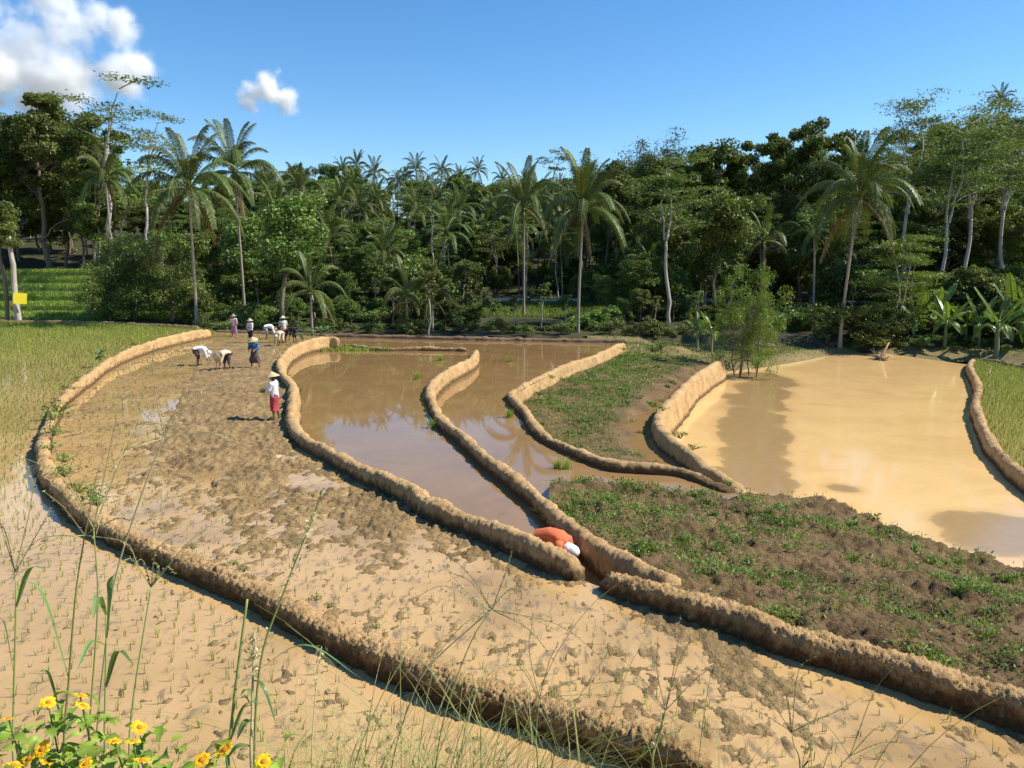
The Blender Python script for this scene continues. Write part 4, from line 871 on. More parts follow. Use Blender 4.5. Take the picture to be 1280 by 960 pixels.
def hand(J, E, s, w, fd, side):
    """palm, four fingers and a thumb from wrist w along fd"""
    fd = unit(np.asarray(fd, float)); sd = unit(np.asarray(side, float)-fd*np.dot(side, fd)); nm = np.cross(fd, sd); p = np.asarray(w)+fd*.055
    J[s+'palm'] = (p, (.036, .018)); E.append((s+'wr', s+'palm'))
    for k, (o, L) in enumerate(((-.027, .068), (-.009, .078), (.009, .073), (.026, .056))):
        b = p+fd*.03+sd*o; J[f'{s}f{k}a'] = (b, .010); J[f'{s}f{k}b'] = (b+fd*L*.5+nm*.010, .009); J[f'{s}f{k}c'] = (b+fd*L*.85+nm*.035, .008); E += [(s+'palm', f'{s}f{k}a'), (f'{s}f{k}a', f'{s}f{k}b'), (f'{s}f{k}b', f'{s}f{k}c')]
    b = p-fd*.015-sd*.036; J[s+'ta'] = (b, .012); J[s+'tb'] = (b+fd*.03-sd*.022+nm*.01, .010); J[s+'tc'] = (b+fd*.055-sd*.02+nm*.025, .009); E += [(s+'palm', s+'ta'), (s+'ta', s+'tb'), (s+'tb', s+'tc')]
POSE = {
 'hold':  dict(pel=(0,-.01,.84), wai=(0,-.01,1.0), che=(0,0,1.18), nec=(0,.01,1.32), hed=(0,.03,1.44), hp=.15, sh=1.26, el=((-.2,.08,1.02),(.2,.1,1.0)), wr=((-.09,.32,.98),(.08,.33,.95)), kn=((-.09,.03,.47),(.1,-.02,.47)), an=((-.10,-.02,.07),(.11,-.1,.07)), fd=(0,1,-.1)),
 'fold':  dict(pel=(0,0,.84), wai=(0,0,1.0), che=(0,0,1.18), nec=(0,.01,1.32), hed=(0,.02,1.44), hp=.1, sh=1.26, el=((-.22,.06,1.02),(.22,.06,1.02)), wr=((.03,.2,1.05),(-.03,.22,1.0)), kn=((-.09,.02,.47),(.09,.02,.47)), an=((-.11,0,.07),(.11,0,.07)), fd=(0,.4,-.5)),
 'side':  dict(pel=(0,0,.84), wai=(0,0,1.0), che=(0,0,1.18), nec=(0,.01,1.32), hed=(0,.02,1.44), hp=.1, sh=1.26, el=((-.25,.0,1.02),(.25,.02,1.02)), wr=((-.27,.1,.8),(.28,.12,.8)), kn=((-.12,.04,.47),(.13,-.02,.47)), an=((-.15,0,.07),(.2,-.05,.07)), fd=(0,.2,-1)),
 'walk':  dict(pel=(0,-.02,.80), wai=(0,0,.96), che=(0,.05,1.13), nec=(0,.09,1.27), hed=(0,.14,1.38), hp=.35, sh=1.21, el=((-.22,.1,.98),(.22,.1,.98)), wr=((-.08,.3,.93),(.1,.3,.92)), kn=((-.17,.1,.45),(.15,.0,.43)), an=((-.27,.08,.07),(.2,-.12,.07)), fd=(0,.8,-.5)),
 'bend':  dict(pel=(0,-.22,.80), wai=(0,-.06,.86), che=(0,.12,.84), nec=(0,.27,.76), hed=(0,.37,.66), hp=1.75, sh=.80, el=((-.18,.30,.52),(.18,.28,.52)), wr=((-.12,.40,.26),(.12,.34,.25)), kn=((-.12,-.14,.43),(.13,-.10,.43)), an=((-.15,-.2,.07),(.16,-.16,.07)), fd=(0,.15,-1)),
}
def person(label, xy, z0, rz, pose, hat, top, low, lowkind, sc=1., hatmat=None, held=None, skirt_h=.42, group=None):
    p = POSE[pose]; J = {}; E = []; a = lambda k: np.asarray(p[k], float)
    pel, wai, che, nec, hed = a('pel'), a('wai'), a('che'), a('nec'), a('hed')
    for k, v, r in (('pel', pel, .115), ('wai', wai, .1), ('che', che, .105), ('nec', nec, .052), ('hed', (nec+hed)/2, .046)): J[k] = (v, r)
    E = [('pel', 'wai'), ('wai', 'che'), ('che', 'nec'), ('nec', 'hed')]
    up = unit(nec-che); shc = che+(nec-che)*.55
    for i, s in enumerate('lr'):
        sg = -1 if i == 0 else 1; J[s+'sh'] = (shc+np.array([sg*.165, 0, -.015]), .055); J[s+'el'] = (a('el')[i], .041); J[s+'fa'] = ((a('el')[i]*.6+a('wr')[i]*.4), .038); J[s+'wr'] = (a('wr')[i], .027)
        E += [('che', s+'sh'), (s+'sh', s+'el'), (s+'el', s+'fa'), (s+'fa', s+'wr')]; hand(J, E, s, a('wr')[i], p['fd'], (-sg, 0, 0))
        J[s+'hi'] = (pel+np.array([sg*.09, 0, -.07]), .085); kn, an = a('kn')[i], a('an')[i]; J[s+'kn'] = (kn, .056); J[s+'ca'] = (kn*.65+an*.35+np.array([0, -.015, 0]), .054); J[s+'an'] = (an, .034); J[s+'to'] = (an+np.array([sg*.02, .14, -.05]), .03)
        E += [('pel', s+'hi'), (s+'hi', s+'kn'), (s+'kn', s+'ca'), (s+'ca', s+'an'), (s+'an', s+'to')]
    V, F = skinned(J, E); Rx = np.array(Matrix.Rotation(-p['hp'], 3, 'X')); parts = [(V, F, 0)]; mi = []
    parts += [(v @ Rx.T+hed, f, k) for v, f, k in HEAD]
    VV, FF, TT = join(parts); idx = np.concatenate([np.asarray(TT)[f[:, 0]] for f in FF]).astype(int)
    t = thing('person', label, 'person', (xy[0], xy[1], z0), rz, group, sc)
    link('body', mesh('body', VV, FF, [M_skin, M_eye, M_lip], smooth=True, mi=idx), t)
    g = lambda k, m, ad: (J[k][0], tuple(np.asarray(J[k][1])*m+ad) if hasattr(J[k][1], '__len__') else J[k][1]*m+ad)
    # shirt: rings round the trunk from hem to collar, with sleeves to the forearm
    ax = np.array([pel+(pel-wai)*.25, pel, wai, (wai+che)/2, che, che+(nec-che)*.45, che+(nec-che)*.75, nec]); T_ = unit(np.gradient(ax, axis=0)); th = np.arange(28)*2*math.pi/28; sh_ = []
    for k, (rx, ry) in enumerate(((.175, .142), (.17, .135), (.155, .125), (.168, .13), (.182, .135), (.185, .12), (.13, .09), (.062, .06))):
        nv = np.cross(T_[k], np.array([1., 0, 0])); nv /= np.linalg.norm(nv); fo = 1+.035*np.sin(th*4+k*1.1)+.025*np.sin(th*7-k*1.7); sh_.append(ax[k]+np.outer(np.cos(th)*rx*fo, [1, 0, 0])+np.outer(np.sin(th)*ry*fo, nv))
    i, j = np.meshgrid(np.arange(7), np.arange(28), indexing='ij'); i = i.ravel(); j = j.ravel(); parts = [(np.concatenate(sh_), np.stack([i*28+j, i*28+(j+1) % 28, (i+1)*28+(j+1) % 28, (i+1)*28+j], 1), 0)]
    for s_, sg in (('l', -1), ('r', 1)):
        q = spline(np.array([J[s_+'sh'][0]+np.array([-sg*.07, 0, .0]), J[s_+'sh'][0]+np.array([sg*.012, 0, 0]), (J[s_+'sh'][0]+J[s_+'el'][0])/2, J[s_+'el'][0], J[s_+'fa'][0]]), 4); rr = np.interp(np.linspace(0, 1, len(q)), [0, .2, .5, 1], [.075, .08, .066, .052])*(1+.06*np.sin(np.arange(len(q))*1.9)); parts.append((*tube(q, rr, 14, False), 0))
    V, F, _ = join(parts); link('shirt', mesh('shirt', V, F, top, smooth=True), t)
    if lowkind == 'trousers':
        JT = {'pel': g('pel', 1.1, .012)}; ET = []
        for s in 'lr':
            for k in ('hi', 'kn', 'ca'): JT[s+k] = g(s+k, 1.15, .018)
            ET += [('pel', s+'hi'), (s+'hi', s+'kn'), (s+'kn', s+'ca')]
        V, F = skinned(JT, ET, 2); link('trousers', mesh('trousers', V, F, low, smooth=True), t)
    else:
        k0 = (J['lkn'][0]+J['rkn'][0])/2; a0 = (J['lan'][0]+J['ran'][0])/2; ax = [wai*.35+pel*.65+np.array([0, 0, .05]), pel, pel+np.array([0, .0, -.12]), (pel+k0)/2, k0, k0*.8+a0*.2]
        end = min(1., skirt_h); ax.append(k0*(1-end)+a0*end); w = abs(J['lkn'][0][0]-J['rkn'][0][0])/2
        rx = [.15, .175, .185, .16+w*.3, .09+w, .10+w, .105+w]; ry = [.12, .14, .15, .13, .12, .115, .12]; th = np.arange(26)*2*math.pi/26; V = []
        for k, c in enumerate(ax):
            fold = 1+.07*np.sin(th*5+k*.6)*(k/6)+.04*np.sin(th*9-k)*(k/6); V.append(np.stack([c[0]+rx[k]*np.cos(th)*fold, c[1]+ry[k]*np.sin(th)*fold, np.full(26, c[2])], 1))
        V = np.concatenate(V); i, j = np.meshgrid(np.arange(6), np.arange(26), indexing='ij'); i = i.ravel(); j = j.ravel()
        link('sarong', mesh('sarong', V, np.stack([i*26+j, i*26+(j+1) % 26, (i+1)*26+(j+1) % 26, (i+1)*26+j], 1), low, smooth=True), t)
    hv, hf = ball((0, -.012, .012), (.082, .096, .112), 16, 10); hv = hv[:]; sel = np.array([hv[f][:, 2].mean() > .0 or hv[f][:, 1].mean() < -.02 for f in hf]); link('hair', mesh('hair', hv @ Rx.T+hed, hf[sel], M_hair, smooth=True), t)
    if hat: 
        hv, hf = SCARF if hat == 'scarf' else HATS[hat]; hv = hv+np.array([0, 0, .035 if hat in ('cone', 'brim') else .01]); link('hat' if hat != 'scarf' else 'headscarf', mesh('hat', hv @ Rx.T+hed, hf, hatmat or M_straw, smooth=True), t)
    if held:
        c = (a('wr')[0]+a('wr')[1])/2; f = unit(np.asarray(p['fd'], float)); loc = np.array([xy[0], xy[1], z0])+np.array(Matrix.Rotation(rz, 3, 'Z')) @ ((c+f*.12)*sc)
        tag(link('seedling_bundle', BN, None, loc, (1.25, 0, rz), .95), held, 'seedlings')
    return t
white, cream, orange = cloth('white_cotton', (.74, .74, .76)), cloth('cream_cotton', (.60, .50, .34)), cloth('orange_cotton', (.62, .145, .055))
red = cloth('red_batik', (.52, .028, .03), (.30, .06, .07), 12); darkc = cloth('dark_batik', (.055, .035, .04), (.11, .075, .075)); blue = cloth('blue_cotton', (.07, .22, .42), (.02, .03, .05), 7); pink = cloth('pale_pink_cotton', (.60, .44, .50), (.70, .62, .66)); mauve = cloth('mauve_batik', (.24, .13, .22), (.40, .20, .25)); black = cloth('black_cotton', (.02, .02, .024)); grey = cloth('blue_grey_cotton', (.28, .32, .38)); vest = cloth('pale_green_stripe', (.62, .62, .5), (.12, .19, .13), 8); maroon = cloth('maroon_cotton', (.26, .04, .05)); rosy = cloth('rose_white_cotton', (.66, .58, .6), (.42, .16, .2), 6)
M_wcap = cloth('white_cap', (.8, .8, .79)); M_bhat = plain('brown_straw', (.33, .24, .18), .85, .2, 20, .3)
def at(x, y, z=0.): return U(x, y, z)[:2]
G = 'farm workers planting rice'
person('woman in conical straw hat, white shirt and red sarong holding green seedlings', at(344, 525), -.02, R(82), 'hold', 'cone', white, red, 'sarong', 1.0, held='bunch of green seedlings in the hands of the woman in red sarong', skirt_h=.3, group=G)
person('stooping planter in white shirt and dark trousers, bent towards the earth wall', at(252, 457), -.02, R(-80), 'bend', 'cap', white, darkc, 'trousers', 1.05, M_wcap, group=G)
person('stooping planter in cream shirt bent low over the mud, head down', at(281, 463), -.02, R(150), 'bend', 'cone', cream, darkc, 'trousers', 1.05, M_straw, group=G)
person('planter in conical straw hat, blue top and dark sarong stepping over mud', at(319, 460), -.02, R(180), 'walk', 'cone', blue, darkc, 'sarong', 1.02, group=G)
person('standing planter in brown hat, rose and white top and mauve sarong', at(293, 421), -.02, R(170), 'side', 'brim', rosy, mauve, 'sarong', 1.04, M_bhat, skirt_h=.55, group=G)
person('standing planter in brimmed hat, pale pink shirt and black trousers with folded arms', at(314, 429), -.02, R(150), 'fold', 'brim', pink, black, 'trousers', 1.04, group=G)
person('planter in pale hat, striped green-white top and maroon trousers turned to the forest', at(355, 428), -.02, R(30), 'fold', 'brim', vest, maroon, 'trousers', 1.12, plain('pale_straw', (.68, .56, .4), .8, .15, 20), group=G)
person('stooping planter in blue-grey trousers and white shirt behind the pink-shirted one', at(337, 424), -.02, R(-75), 'bend', 'cap', white, grey, 'trousers', 1.08, M_bhat, group=G)
person('stooping planter in cream-white clothes at the feet of the striped-top planter', at(350, 432), -.02, R(160), 'bend', 'cap', cream, cream, 'trousers', 1.0, cream, group=G)
person('stooping planter in black with white headgear beside the leafy crop', at(366, 428), -.02, R(70), 'bend', 'cap', black, black, 'trousers', 1.08, M_wcap, group=G)
person('worker in orange shirt and white cap stooping behind the earth bund', (.74, 13.5), -.8, R(-122), 'bend', 'scarf', orange, grey, 'trousers', 1.08, M_wcap, group=G)

# ------------------------------------------------------------------ odd things
M_yel = plain('yellow_board_paint', (.85, .72, .03), .5, .06)
bm = bmesh.new(); bmesh.ops.create_cube(bm, size=1, matrix=Matrix.Diagonal((1.05, .03, .98, 1))); bmesh.ops.bevel(bm, geom=bm.edges[:], offset=.008, segments=1); me = bpy.data.meshes.new('yellow_board'); bm.to_mesh(me); bm.free(); me.materials.append(M_yel)
tp_ = PY(25, 373, 69.55); tag(link('yellow_board', me, None, tp_, (.06, .1, .62)), 'plain square yellow board fixed to a pale tree trunk', 'board')
r = np.random.default_rng(4)
for x, lab, mt, rr in ((23, 'pale bare tree trunk carrying the yellow board', M_pale, .28), (10, 'dark forked trunk beside the one with the yellow board', M_bark, .2)):
    b = PY(x, 385, 70); z0 = ground(b[0], 70); pts, tb = limb((0, 0, -.2), (-.3, .1, 8), rr, rr*.6, r, .1, 9); t = thing('roadside_tree', lab, 'tree', (b[0], 70, z0)); link('trunk', mesh('trunk', *tb, mt, smooth=True), t); link('crown', TREES['round_d'][1], t, (-.4, 0, 4.4), (0, 0, x), .75)
def debris(name, label, c, n, L, mat, seed):
    r = np.random.default_rng(seed); ps = []
    for k in range(n):
        d = unit(r.normal(size=3)*np.array([1, 1, .45])+np.array([0, 0, .3])); ps.append((*tube(np.array([d*.0, d*L*.5+r.normal(size=3)*.08, d*L*r.uniform(.6, 1.2)]), [.07, .045, .015], 5), 0))
    V, F, T = join(ps); V[:, 2] = np.maximum(V[:, 2], -.1); t = thing(name, label, 'debris', c); link('branch_tangle', mesh('branch_tangle', V, F, mat, smooth=True), t); return t
sp = U(1101, 450, zE); t = debris('uprooted_stump', 'uprooted stump with a pale broken limb lying in the orange pond', sp, 26, .95, M_bark, 5)
link('broken_limb', mesh('broken_limb', *tube([(.0, 0, .2), (.25, 0, .8), (.55, 0, 1.35)], [.13, .1, .03], 7), plain('raw_wood', (.6, .36, .2), .8, .2, 8), smooth=True), t)
q = at(1035, 428, -1.2); debris('brush_pile', 'dark brown brush pile on the grass bank below the leaning palm', (q[0], q[1], float(zK(np.array([[q[0], q[1], 0]]))[0])), 40, .9, plain('dead_brush', (.12, .06, .04), .9, .3), 6)
# ------------------------------------------------------------------ weeds on the near hillside
M_stalk = leafmat('grass_stalk', (.16, .21, .05), (.34, .38, .12), .2, .5, .3, .3); M_straw2 = leafmat('dry_grass', (.38, .33, .15), (.55, .48, .26), .2, .6, .2, .2); M_spike = leafmat('grass_spike', (.22, .21, .08), (.42, .40, .18), .2, .6, .3, .2); M_blade = leafmat('grass_blade', (.07, .15, .04), (.20, .32, .10), .35, .4, .2, .4)
def strip(path, w, up=(0, 0, 1), fold=.15):
    path = np.asarray(path, float); T = unit(np.gradient(path, axis=0)); s = unit(np.cross(T, np.asarray(up, float)+np.array([.2, .1, 0]))); n = len(path); w = np.asarray(w)[:, None]; nn = np.cross(s, T)
    V = np.stack([path-s*w/2+nn*w*fold, path, path+s*w/2+nn*w*fold], 1).reshape(-1, 3); i = np.arange(n-1)*3
    return V, np.concatenate([np.stack([i, i+1, i+4, i+3], 1), np.stack([i+1, i+2, i+5, i+4], 1)])
def stalk(label, path, d, spikes=(), lv=(), rad=.0032, dry=False, tuft=0, seed=0):
    """path, spikes and leaf tips are photo points; d the distance of the stalk"""
    r = np.random.default_rng(seed+900); top = [PY(x, y, d+.04*i) for i, (x, y) in enumerate(path)]
    foot = top[0].copy(); foot[2] = float(zslope(foot[0], foot[1]))-.03; pts = spline(np.array([foot]+top) if foot[2] < top[0][2] else np.array(top), 7)
    t = thing('grass_stalk', label, 'grass', foot, 0, 'tall grass stalks on the near hillside'); M = M_straw2 if dry else M_stalk
    V, F = tube(pts-foot, np.linspace(rad*1.25, rad*.7, len(pts)), 6); link('stem', mesh('stem', V, F, M, smooth=True, tone=np.full(len(V), .5)), t); nd = pts[-1]
    for x, y, dd in spikes:
        e = PY(x, y, d+dd); ln_ = np.linalg.norm(e-nd); m = (nd+e)/2+np.array([0, 0, r.uniform(.05, .26)])*ln_+r.normal(size=3)*.05*ln_; e = e+r.normal(size=3)*.10*ln_; q = spline(np.array([nd, m, e]), 8)-foot
        parts = [(*tube(q, np.linspace(.0017, .0009, len(q)), 5), .4)]; k = r.integers(2, len(q), 26); parts.append(leaves(q[k]+r.normal(size=(26, 3))*.002, .006, r, .2, None, None, .3)); V, F, T = join(parts); link('seed_spike', mesh('seed_spike', V, F, M_straw2 if dry else M_spike, tone=T), t)
    for u, x, y, w in lv:
        b = pts[int(u*(len(pts)-1))]; e = PY(x, y, d+r.uniform(-.12, .12)); m = (b+e)/2+np.array([0, 0, .3])*np.linalg.norm(e-b); q = spline(np.array([b, m, e]), 8)-foot; n = len(q); V, F = strip(q, w*np.clip(np.sin(np.linspace(.35, 3.1, n)), .03, 1)); link('leaf_blade', mesh('leaf_blade', V, F, M_blade, tone=np.full(len(V), r.uniform(.2, .8))), t)
    if tuft:
        q = pts[-1]+(pts[-4]-pts[-1])*r.uniform(0, 2.2, (tuft, 1))+r.normal(size=(tuft, 3))*np.array([.012, .012, .01]); V, F, T = leaves(q-foot, .009, r, .3, None, None, .3); sh_ = link('seed_head', mesh('seed_head', V, F, M_straw2, tone=T), t); sh_['kind'] = 'stuff'
ST = [
 ('tall green stalk with forked spikes at the edge of the flower patch', [(17,955),(17,880),(20,760),(19,715)], 2.2, [(6,640,0),(38,560,.1),(-20,600,0),(70,640,.1)], [(.75,60,712,.016),(.6,0,772,.014)]),
 ('stalk with long crossing spikes rising out of the yellow flowers', [(80,950),(86,850),(95,740),(106,669)], 2.1, [(0,740,0),(168,640,.1),(60,600,.1),(205,700,0),(130,560,.2),(20,700,0)], [(.5,31,724,.017),(.35,48,840,.014)]),
 ('leafy stalk with broad drooping blades among the yellow flowers', [(132,950),(132,860),(133,790),(131,755)], 2.0, [], [(.9,116,775,.02),(.72,146,716,.018),(.7,95,840,.014),(.5,168,832,.016),(.4,120,900,.014)]),
 ('pale straight stalk leaning right with a wide drooping spike', [(120,950),(133,800),(146,715),(180,610),(205,547)], 2.3, [(317,550,.2),(262,470,.2),(120,640,-.1),(190,440,.2),(160,500,.1)], [], True),
 ('dark slender grass spray arching over the long bund', [(110,950),(122,760),(117,660)], 2.5, [(228,488,.3),(178,480,.2),(60,520,.1),(20,560,0),(150,600,.2)], []),
 ('thin stalk ending in a V of pale spikes', [(162,950),(166,880),(178,800),(189,734)], 2.2, [(163,702,0),(207,676,.1),(210,700,.1),(150,706,0),(222,712,.1),(300,640,.2)], []),
 ('thick green stem without seed head beside the fuzzy one', [(285,958),(288,920),(297,840),(309,749)], 1.9, [], [(.3,270,955,.016),(.45,330,880,.012)], False, 0, .0048),
 ('stem with fuzzy pale seed head and crooked blades', [(314,958),(315,900),(316,850),(318,790)], 1.9, [], [(.6,300,872,.016),(.75,345,905,.014),(.8,450,847,.010),(.5,296,925,.02),(.35,280,955,.02)], True, 130, .0035),
 ('tall bending green stalk with a bushy side spray', [(318,958),(326,827),(356,737),(394,640)], 2.2, [(410,610,.1),(380,690,0),(372,700,.1)], [(.4,300,870,.014)], False, 40, .0036),
 ('short pale spike standing alone beside the bund shadow', [(390,958),(392,900),(396,850),(402,808)], 2.2, [], [], True, 40, .002),
 ('arching stalk with fine spikes spread over the near bund', [(545,958),(560,880),(590,800),(615,762)], 2.6, [(704,794,.1),(757,846,.2),(560,700,.1),(640,690,.1),(520,842,0),(690,830,.1),(560,720,.3)], []),
 ('pale stalk crossing the near bund at a slant', [(490,958),(520,860),(550,819),(612,764)], 2.5, [(548,715,.1),(520,745,.1),(645,730,.1)], [], True),
 ('spray of grass spikes over the lump of the near bund', [(672,958),(670,920),(674,874)], 2.7, [(590,842,0),(700,800,.1),(650,780,.1),(730,850,.1),(760,880,.1),(625,800,.1),(690,935,0)], []),
 ('bright green stalk with splayed spikes before the bund end', [(815,958),(820,930),(832,888)], 2.9, [(812,790,0),(866,800,.1),(906,836,.1),(757,860,.1),(845,780,.1),(780,830,0)], [(.7,855,925,.012),(.5,800,950,.014),(.8,836,905,.014)], False, 30, .005),
 ('dark grass spray over the gap at the bund end', [(1000,958),(992,930),(990,915)], 3.2, [(1026,820,0),(970,832,.1),(905,860,0),(1090,880,.1),(930,890,0),(1050,895,0),(945,845,0)], []),
 ('low grass spray beyond the gap, leaning right', [(1040,980),(1050,958),(1062,945)], 3.2, [(1150,800,0),(1120,905,.1),(1000,905,0),(1180,930,.1)], []),
]
for i, s in enumerate(ST): stalk(*s[:5], rad=(s[7] if len(s) > 7 else .003), dry=(s[5] if len(s) > 5 else False), tuft=(s[6] if len(s) > 6 else 0), seed=i)
# tangle of fine grass
r = np.random.default_rng(66); parts = []
for k in range(760):
    d = r.uniform(1.8, 3.1); x = 330+430*r.beta(1.6, 1.6) if k < 560 else r.uniform(180, 1100); b = PY(x, 965, d); b[2] = float(zslope(b[0], b[1])); over = PY(x, 958, d)[2]-b[2]; h = over+abs(r.normal())*.2*(1 if k < 560 else .6)+.02
    a = r.uniform(0, 6.28); ln = h*r.uniform(.3, 1.1); t = np.linspace(0, 1, 10)[:, None]; q = b+np.array([math.cos(a), math.sin(a)*.6, 0])*ln*t**1.8+np.array([0, 0, 1])*h*(t*1.25-.38*t**2.6); w = np.linspace(.005, .0012, 10)*r.uniform(.5, 1.2); V, F = strip(q, w); parts.append((V, F, np.full(len(V), r.uniform(0, 1))))
V, F, T = join(parts); stuff(link('grass_tangle', mesh('grass_tangle', V, F, M_stalk, tone=T)), 'tangle of fine arching grass on the near hillside', 'grass')
# yellow-orange daisy-like creepers
M_petal = leafmat('petal', (.82, .40, .01), (.9, .56, .02), .25, .5, .06, .2); M_disc = plain('flower_disc', (.55, .22, .01), .8, .3, 300, .5); M_fleaf = leafmat('flower_leaf', (.17, .28, .03), (.32, .45, .07), .38, .45, .12, .35)
def petals(seed, n=10, R0=.019):
    r = np.random.default_rng(seed); V = []; F = []
    for k in range(n):
        a = k*2*math.pi/n+r.normal()*.06; c, s = math.cos(a), math.sin(a); o = len(V); L = R0*r.uniform(.9, 1.1); w = R0*.27
        for u, ww, z in ((.22, .5, 0), (.6, 1., .12+r.normal()*.05), (.92, .8, .06+r.normal()*.08), (1.02, .15, .0)): V += [(c*L*u-s*w*ww, s*L*u+c*w*ww, z*R0), (c*L*u+s*w*ww, s*L*u-c*w*ww, z*R0)]
        F += [[o+2*i, o+2*i+1, o+2*i+3, o+2*i+2] for i in range(3)]
    V = np.array(V); return mesh('petals', V, np.array(F), M_petal, tone=np.repeat(r.uniform(.2, .9, n), 8))
PET = [petals(i) for i in range(3)]; DISC = mesh('disc', *ball((0, 0, .001), (.0065, .0065, .004), 12, 8), M_disc, smooth=True)
def fleaf(seed):
    r = np.random.default_rng(seed); n = 9; t = np.linspace(0, 1, n); w = np.array([.08, .3, .55, 1., .62, .74, .5, .32, .02])*.019*r.uniform(.8, 1.2, 9); c = np.stack([t*.06, np.zeros(n), .012*np.sin(t*3)-.022*t**2], 1)
    V = np.stack([c+np.stack([np.zeros(n), -w, w*.35], 1), c, c+np.stack([np.zeros(n), w, w*.35], 1)], 1).reshape(-1, 3); i = np.arange(n-1)*3; F = np.concatenate([np.stack([i, i+1, i+4, i+3], 1), np.stack([i+1, i+2, i+5, i+4], 1)]); return mesh('leaf', V, F, M_fleaf, smooth=True, tone=np.full(len(V), r.uniform(.2, .9)))
FL = [fleaf(i) for i in range(4)]
FLW = [(11,899),(22,922),(60,878),(100,870),(103,882),(53,936),(58,952),(107,955),(143,927),(174,909),(166,927),(177,951),(252,950),(281,937),(329,952),(17,957),(37,948)]
PLANTS = [('flowering creeper with three blooms at the outer end of the patch', [0, 1, 15]), ('flowering creeper topped by a lone side-facing bloom', [2, 5]), ('tall flowering creeper with two blooms one above the other', [3, 4]), ('leafy flowering creeper with low crowded blooms', [6, 16, 7]), ('flowering creeper with a cluster of three blooms', [8, 9, 10]), ('flowering creeper with one open daisy-like bloom facing up', [11]), ('flowering creeper by the fuzzy grass head', [12, 13]), ('small flowering creeper apart from the rest of the patch', [14])]
r = np.random.default_rng(12)
for lab, ids in PLANTS:
    P = [PY(*FLW[i], 1.62+r.uniform(-.1, .12)) for i in ids]; c = np.mean(P, axis=0); c[2] = float(zslope(c[0], c[1])); c[1] += .05; t = thing('flowering_creeper', lab, 'flower plant', c, 0, 'yellow-flowered creepers on the near hillside')
    for p in P:
        q = p-c; pts = spline(np.array([[q[0]*.3, q[1]*.3, 0], [q[0]*.7+.01, q[1]*.6, q[2]*.6], q]), 6); V, F = tube(pts, np.linspace(.0026, .0016, len(pts)), 6); link('stem', mesh('stem', V, F, M_blade, smooth=True, tone=np.full(len(V), .6)), t)
        f = link('flower', PET[r.integers(3)], t, q, (r.uniform(.1, .75), r.uniform(-.4, .4), r.uniform(0, 6)), r.uniform(.85, 1.15)); link('disc', DISC, f)
        for k in range(20):
            b = pts[r.integers(5, len(pts)-1)] if k < 5 else q+np.array([r.normal()*.07, r.normal()*.05, -.05-abs(r.normal())*.05]); link('leaf', FL[r.integers(4)], t, b, (r.normal()*.3, r.uniform(-.5, .35), r.uniform(0, 6.28)), r.uniform(.5, 1.0))

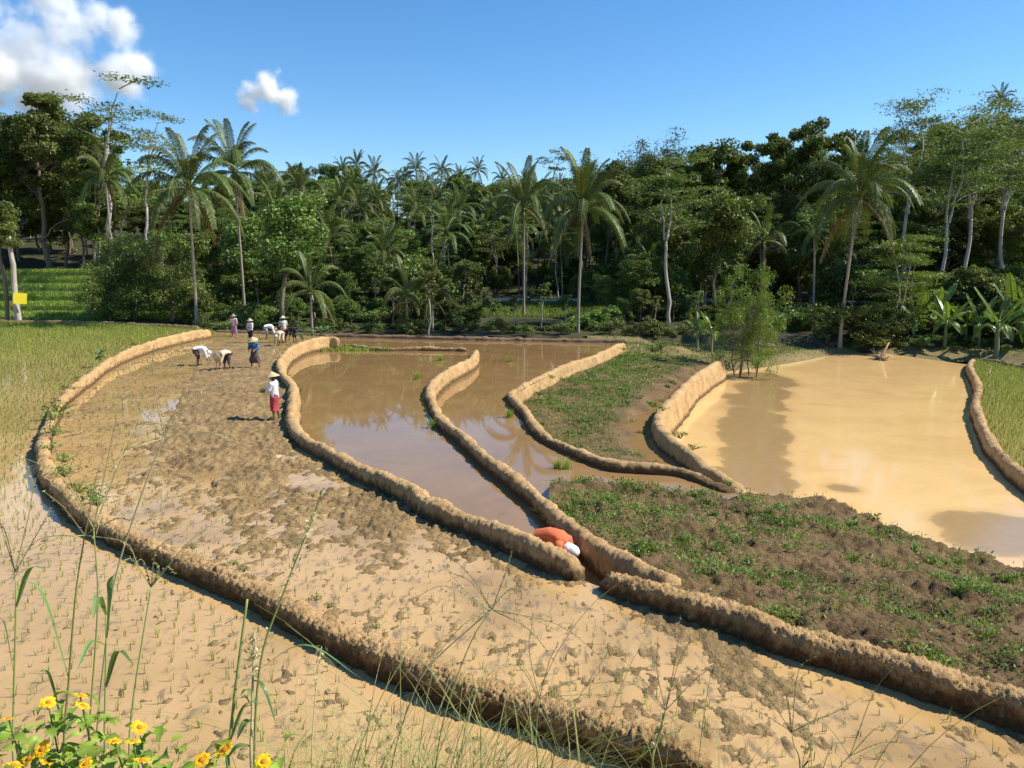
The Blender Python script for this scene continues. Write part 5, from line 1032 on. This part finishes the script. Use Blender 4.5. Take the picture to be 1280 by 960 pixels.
# ------------------------------------------------------------------ clouds: real vapour, thick inside and ragged at the rim
S.cycles.volume_step_rate = .35; S.cycles.volume_max_steps = 256
def cloud(label, blobs, D, seed, dens=.10, grain=1/75.):
    px = D/FPX; C = [(PY(x, y, D)+np.array([0, ((i*37) % 11-5)*px*3, 0]), rad*px) for i, (x, y, rad) in enumerate(blobs)]
    bm = bmesh.new()
    for c, q in C: bmesh.ops.create_icosphere(bm, subdivisions=2, radius=q*1.45, matrix=Matrix.Translation(c))
    me = bpy.data.meshes.new('t'); bm.to_mesh(me); bm.free(); o = bpy.data.objects.new('t', me); COL.objects.link(o); md = o.modifiers.new('r', 'REMESH'); md.mode = 'VOXEL'; md.voxel_size = max(4, 9*px)
    ev = o.evaluated_get(bpy.context.evaluated_depsgraph_get()); m2 = ev.to_mesh(); n = len(m2.vertices); V = np.zeros(n*3); m2.vertices.foreach_get('co', V); V = V.reshape(-1, 3)
    F = [np.array([list(p.vertices) for p in m2.polygons if len(p.vertices) == k]).reshape(-1, k) for k in (4, 3)]; ev.to_mesh_clear(); bpy.data.objects.remove(o)
    m = bpy.data.materials.new('cloud_vapour'); m.use_nodes = True; nt = m.node_tree; nt.nodes.remove(nt.nodes['Principled BSDF']); pv = nt.nodes.new('ShaderNodeVolumePrincipled'); pv.inputs['Color'].default_value = (1, 1, 1, 1); pv.inputs['Anisotropy'].default_value = .1
    tc = nt.nodes.new('ShaderNodeTexCoord'); tot = None
    for c, q in C:
        mp = nt.nodes.new('ShaderNodeMapping'); mp.inputs['Location'].default_value = tuple(-np.asarray(c)/q); mp.inputs['Scale'].default_value = (1/q,)*3; nt.links.new(tc.outputs['Object'], mp.inputs[0])
        g = nt.nodes.new('ShaderNodeVectorMath'); g.operation = 'LENGTH'; nt.links.new(mp.outputs[0], g.inputs[0]); k = mth(nt, 'SUBTRACT', 1., g.outputs['Value']); tot = k if tot is None else mth(nt, 'MAXIMUM', tot, k)
    ns = nt.nodes.new('ShaderNodeTexNoise'); ns.inputs['Scale'].default_value = grain; ns.inputs['Detail'].default_value = 5; ns.inputs['Roughness'].default_value = .62; nt.links.new(tc.outputs['Object'], ns.inputs['Vector'])
    d = mth(nt, 'ADD', tot, mth(nt, 'MULTIPLY', mth(nt, 'SUBTRACT', ns.outputs['Fac'], .5), 3.4)); d = mth(nt, 'MULTIPLY', mth(nt, 'SUBTRACT', d, .08), 1.1, True); d = mth(nt, 'MULTIPLY', mth(nt, 'POWER', d, 2.2), dens)
    nt.links.new(d, pv.inputs['Density']); nt.links.new(pv.outputs[0], nt.nodes['Material Output'].inputs['Volume'])
    tag(link('cloud', mesh('cloud', V, F, m)), label, 'cloud')
cloud('big bright cumulus cloud above the huge dark tree', [(-60,60,80),(10,72,72),(60,92,56),(100,98,46),(30,125,56),(80,45,40),(120,34,36),(148,36,30),(135,92,34),(165,84,30),(178,82,22),(70,2,28)], 1500, 3)
cloud('small lone cumulus cloud over the palms', [(322,123,20),(338,113,24),(354,122,20)], 1500, 5, .14, 1/34.)
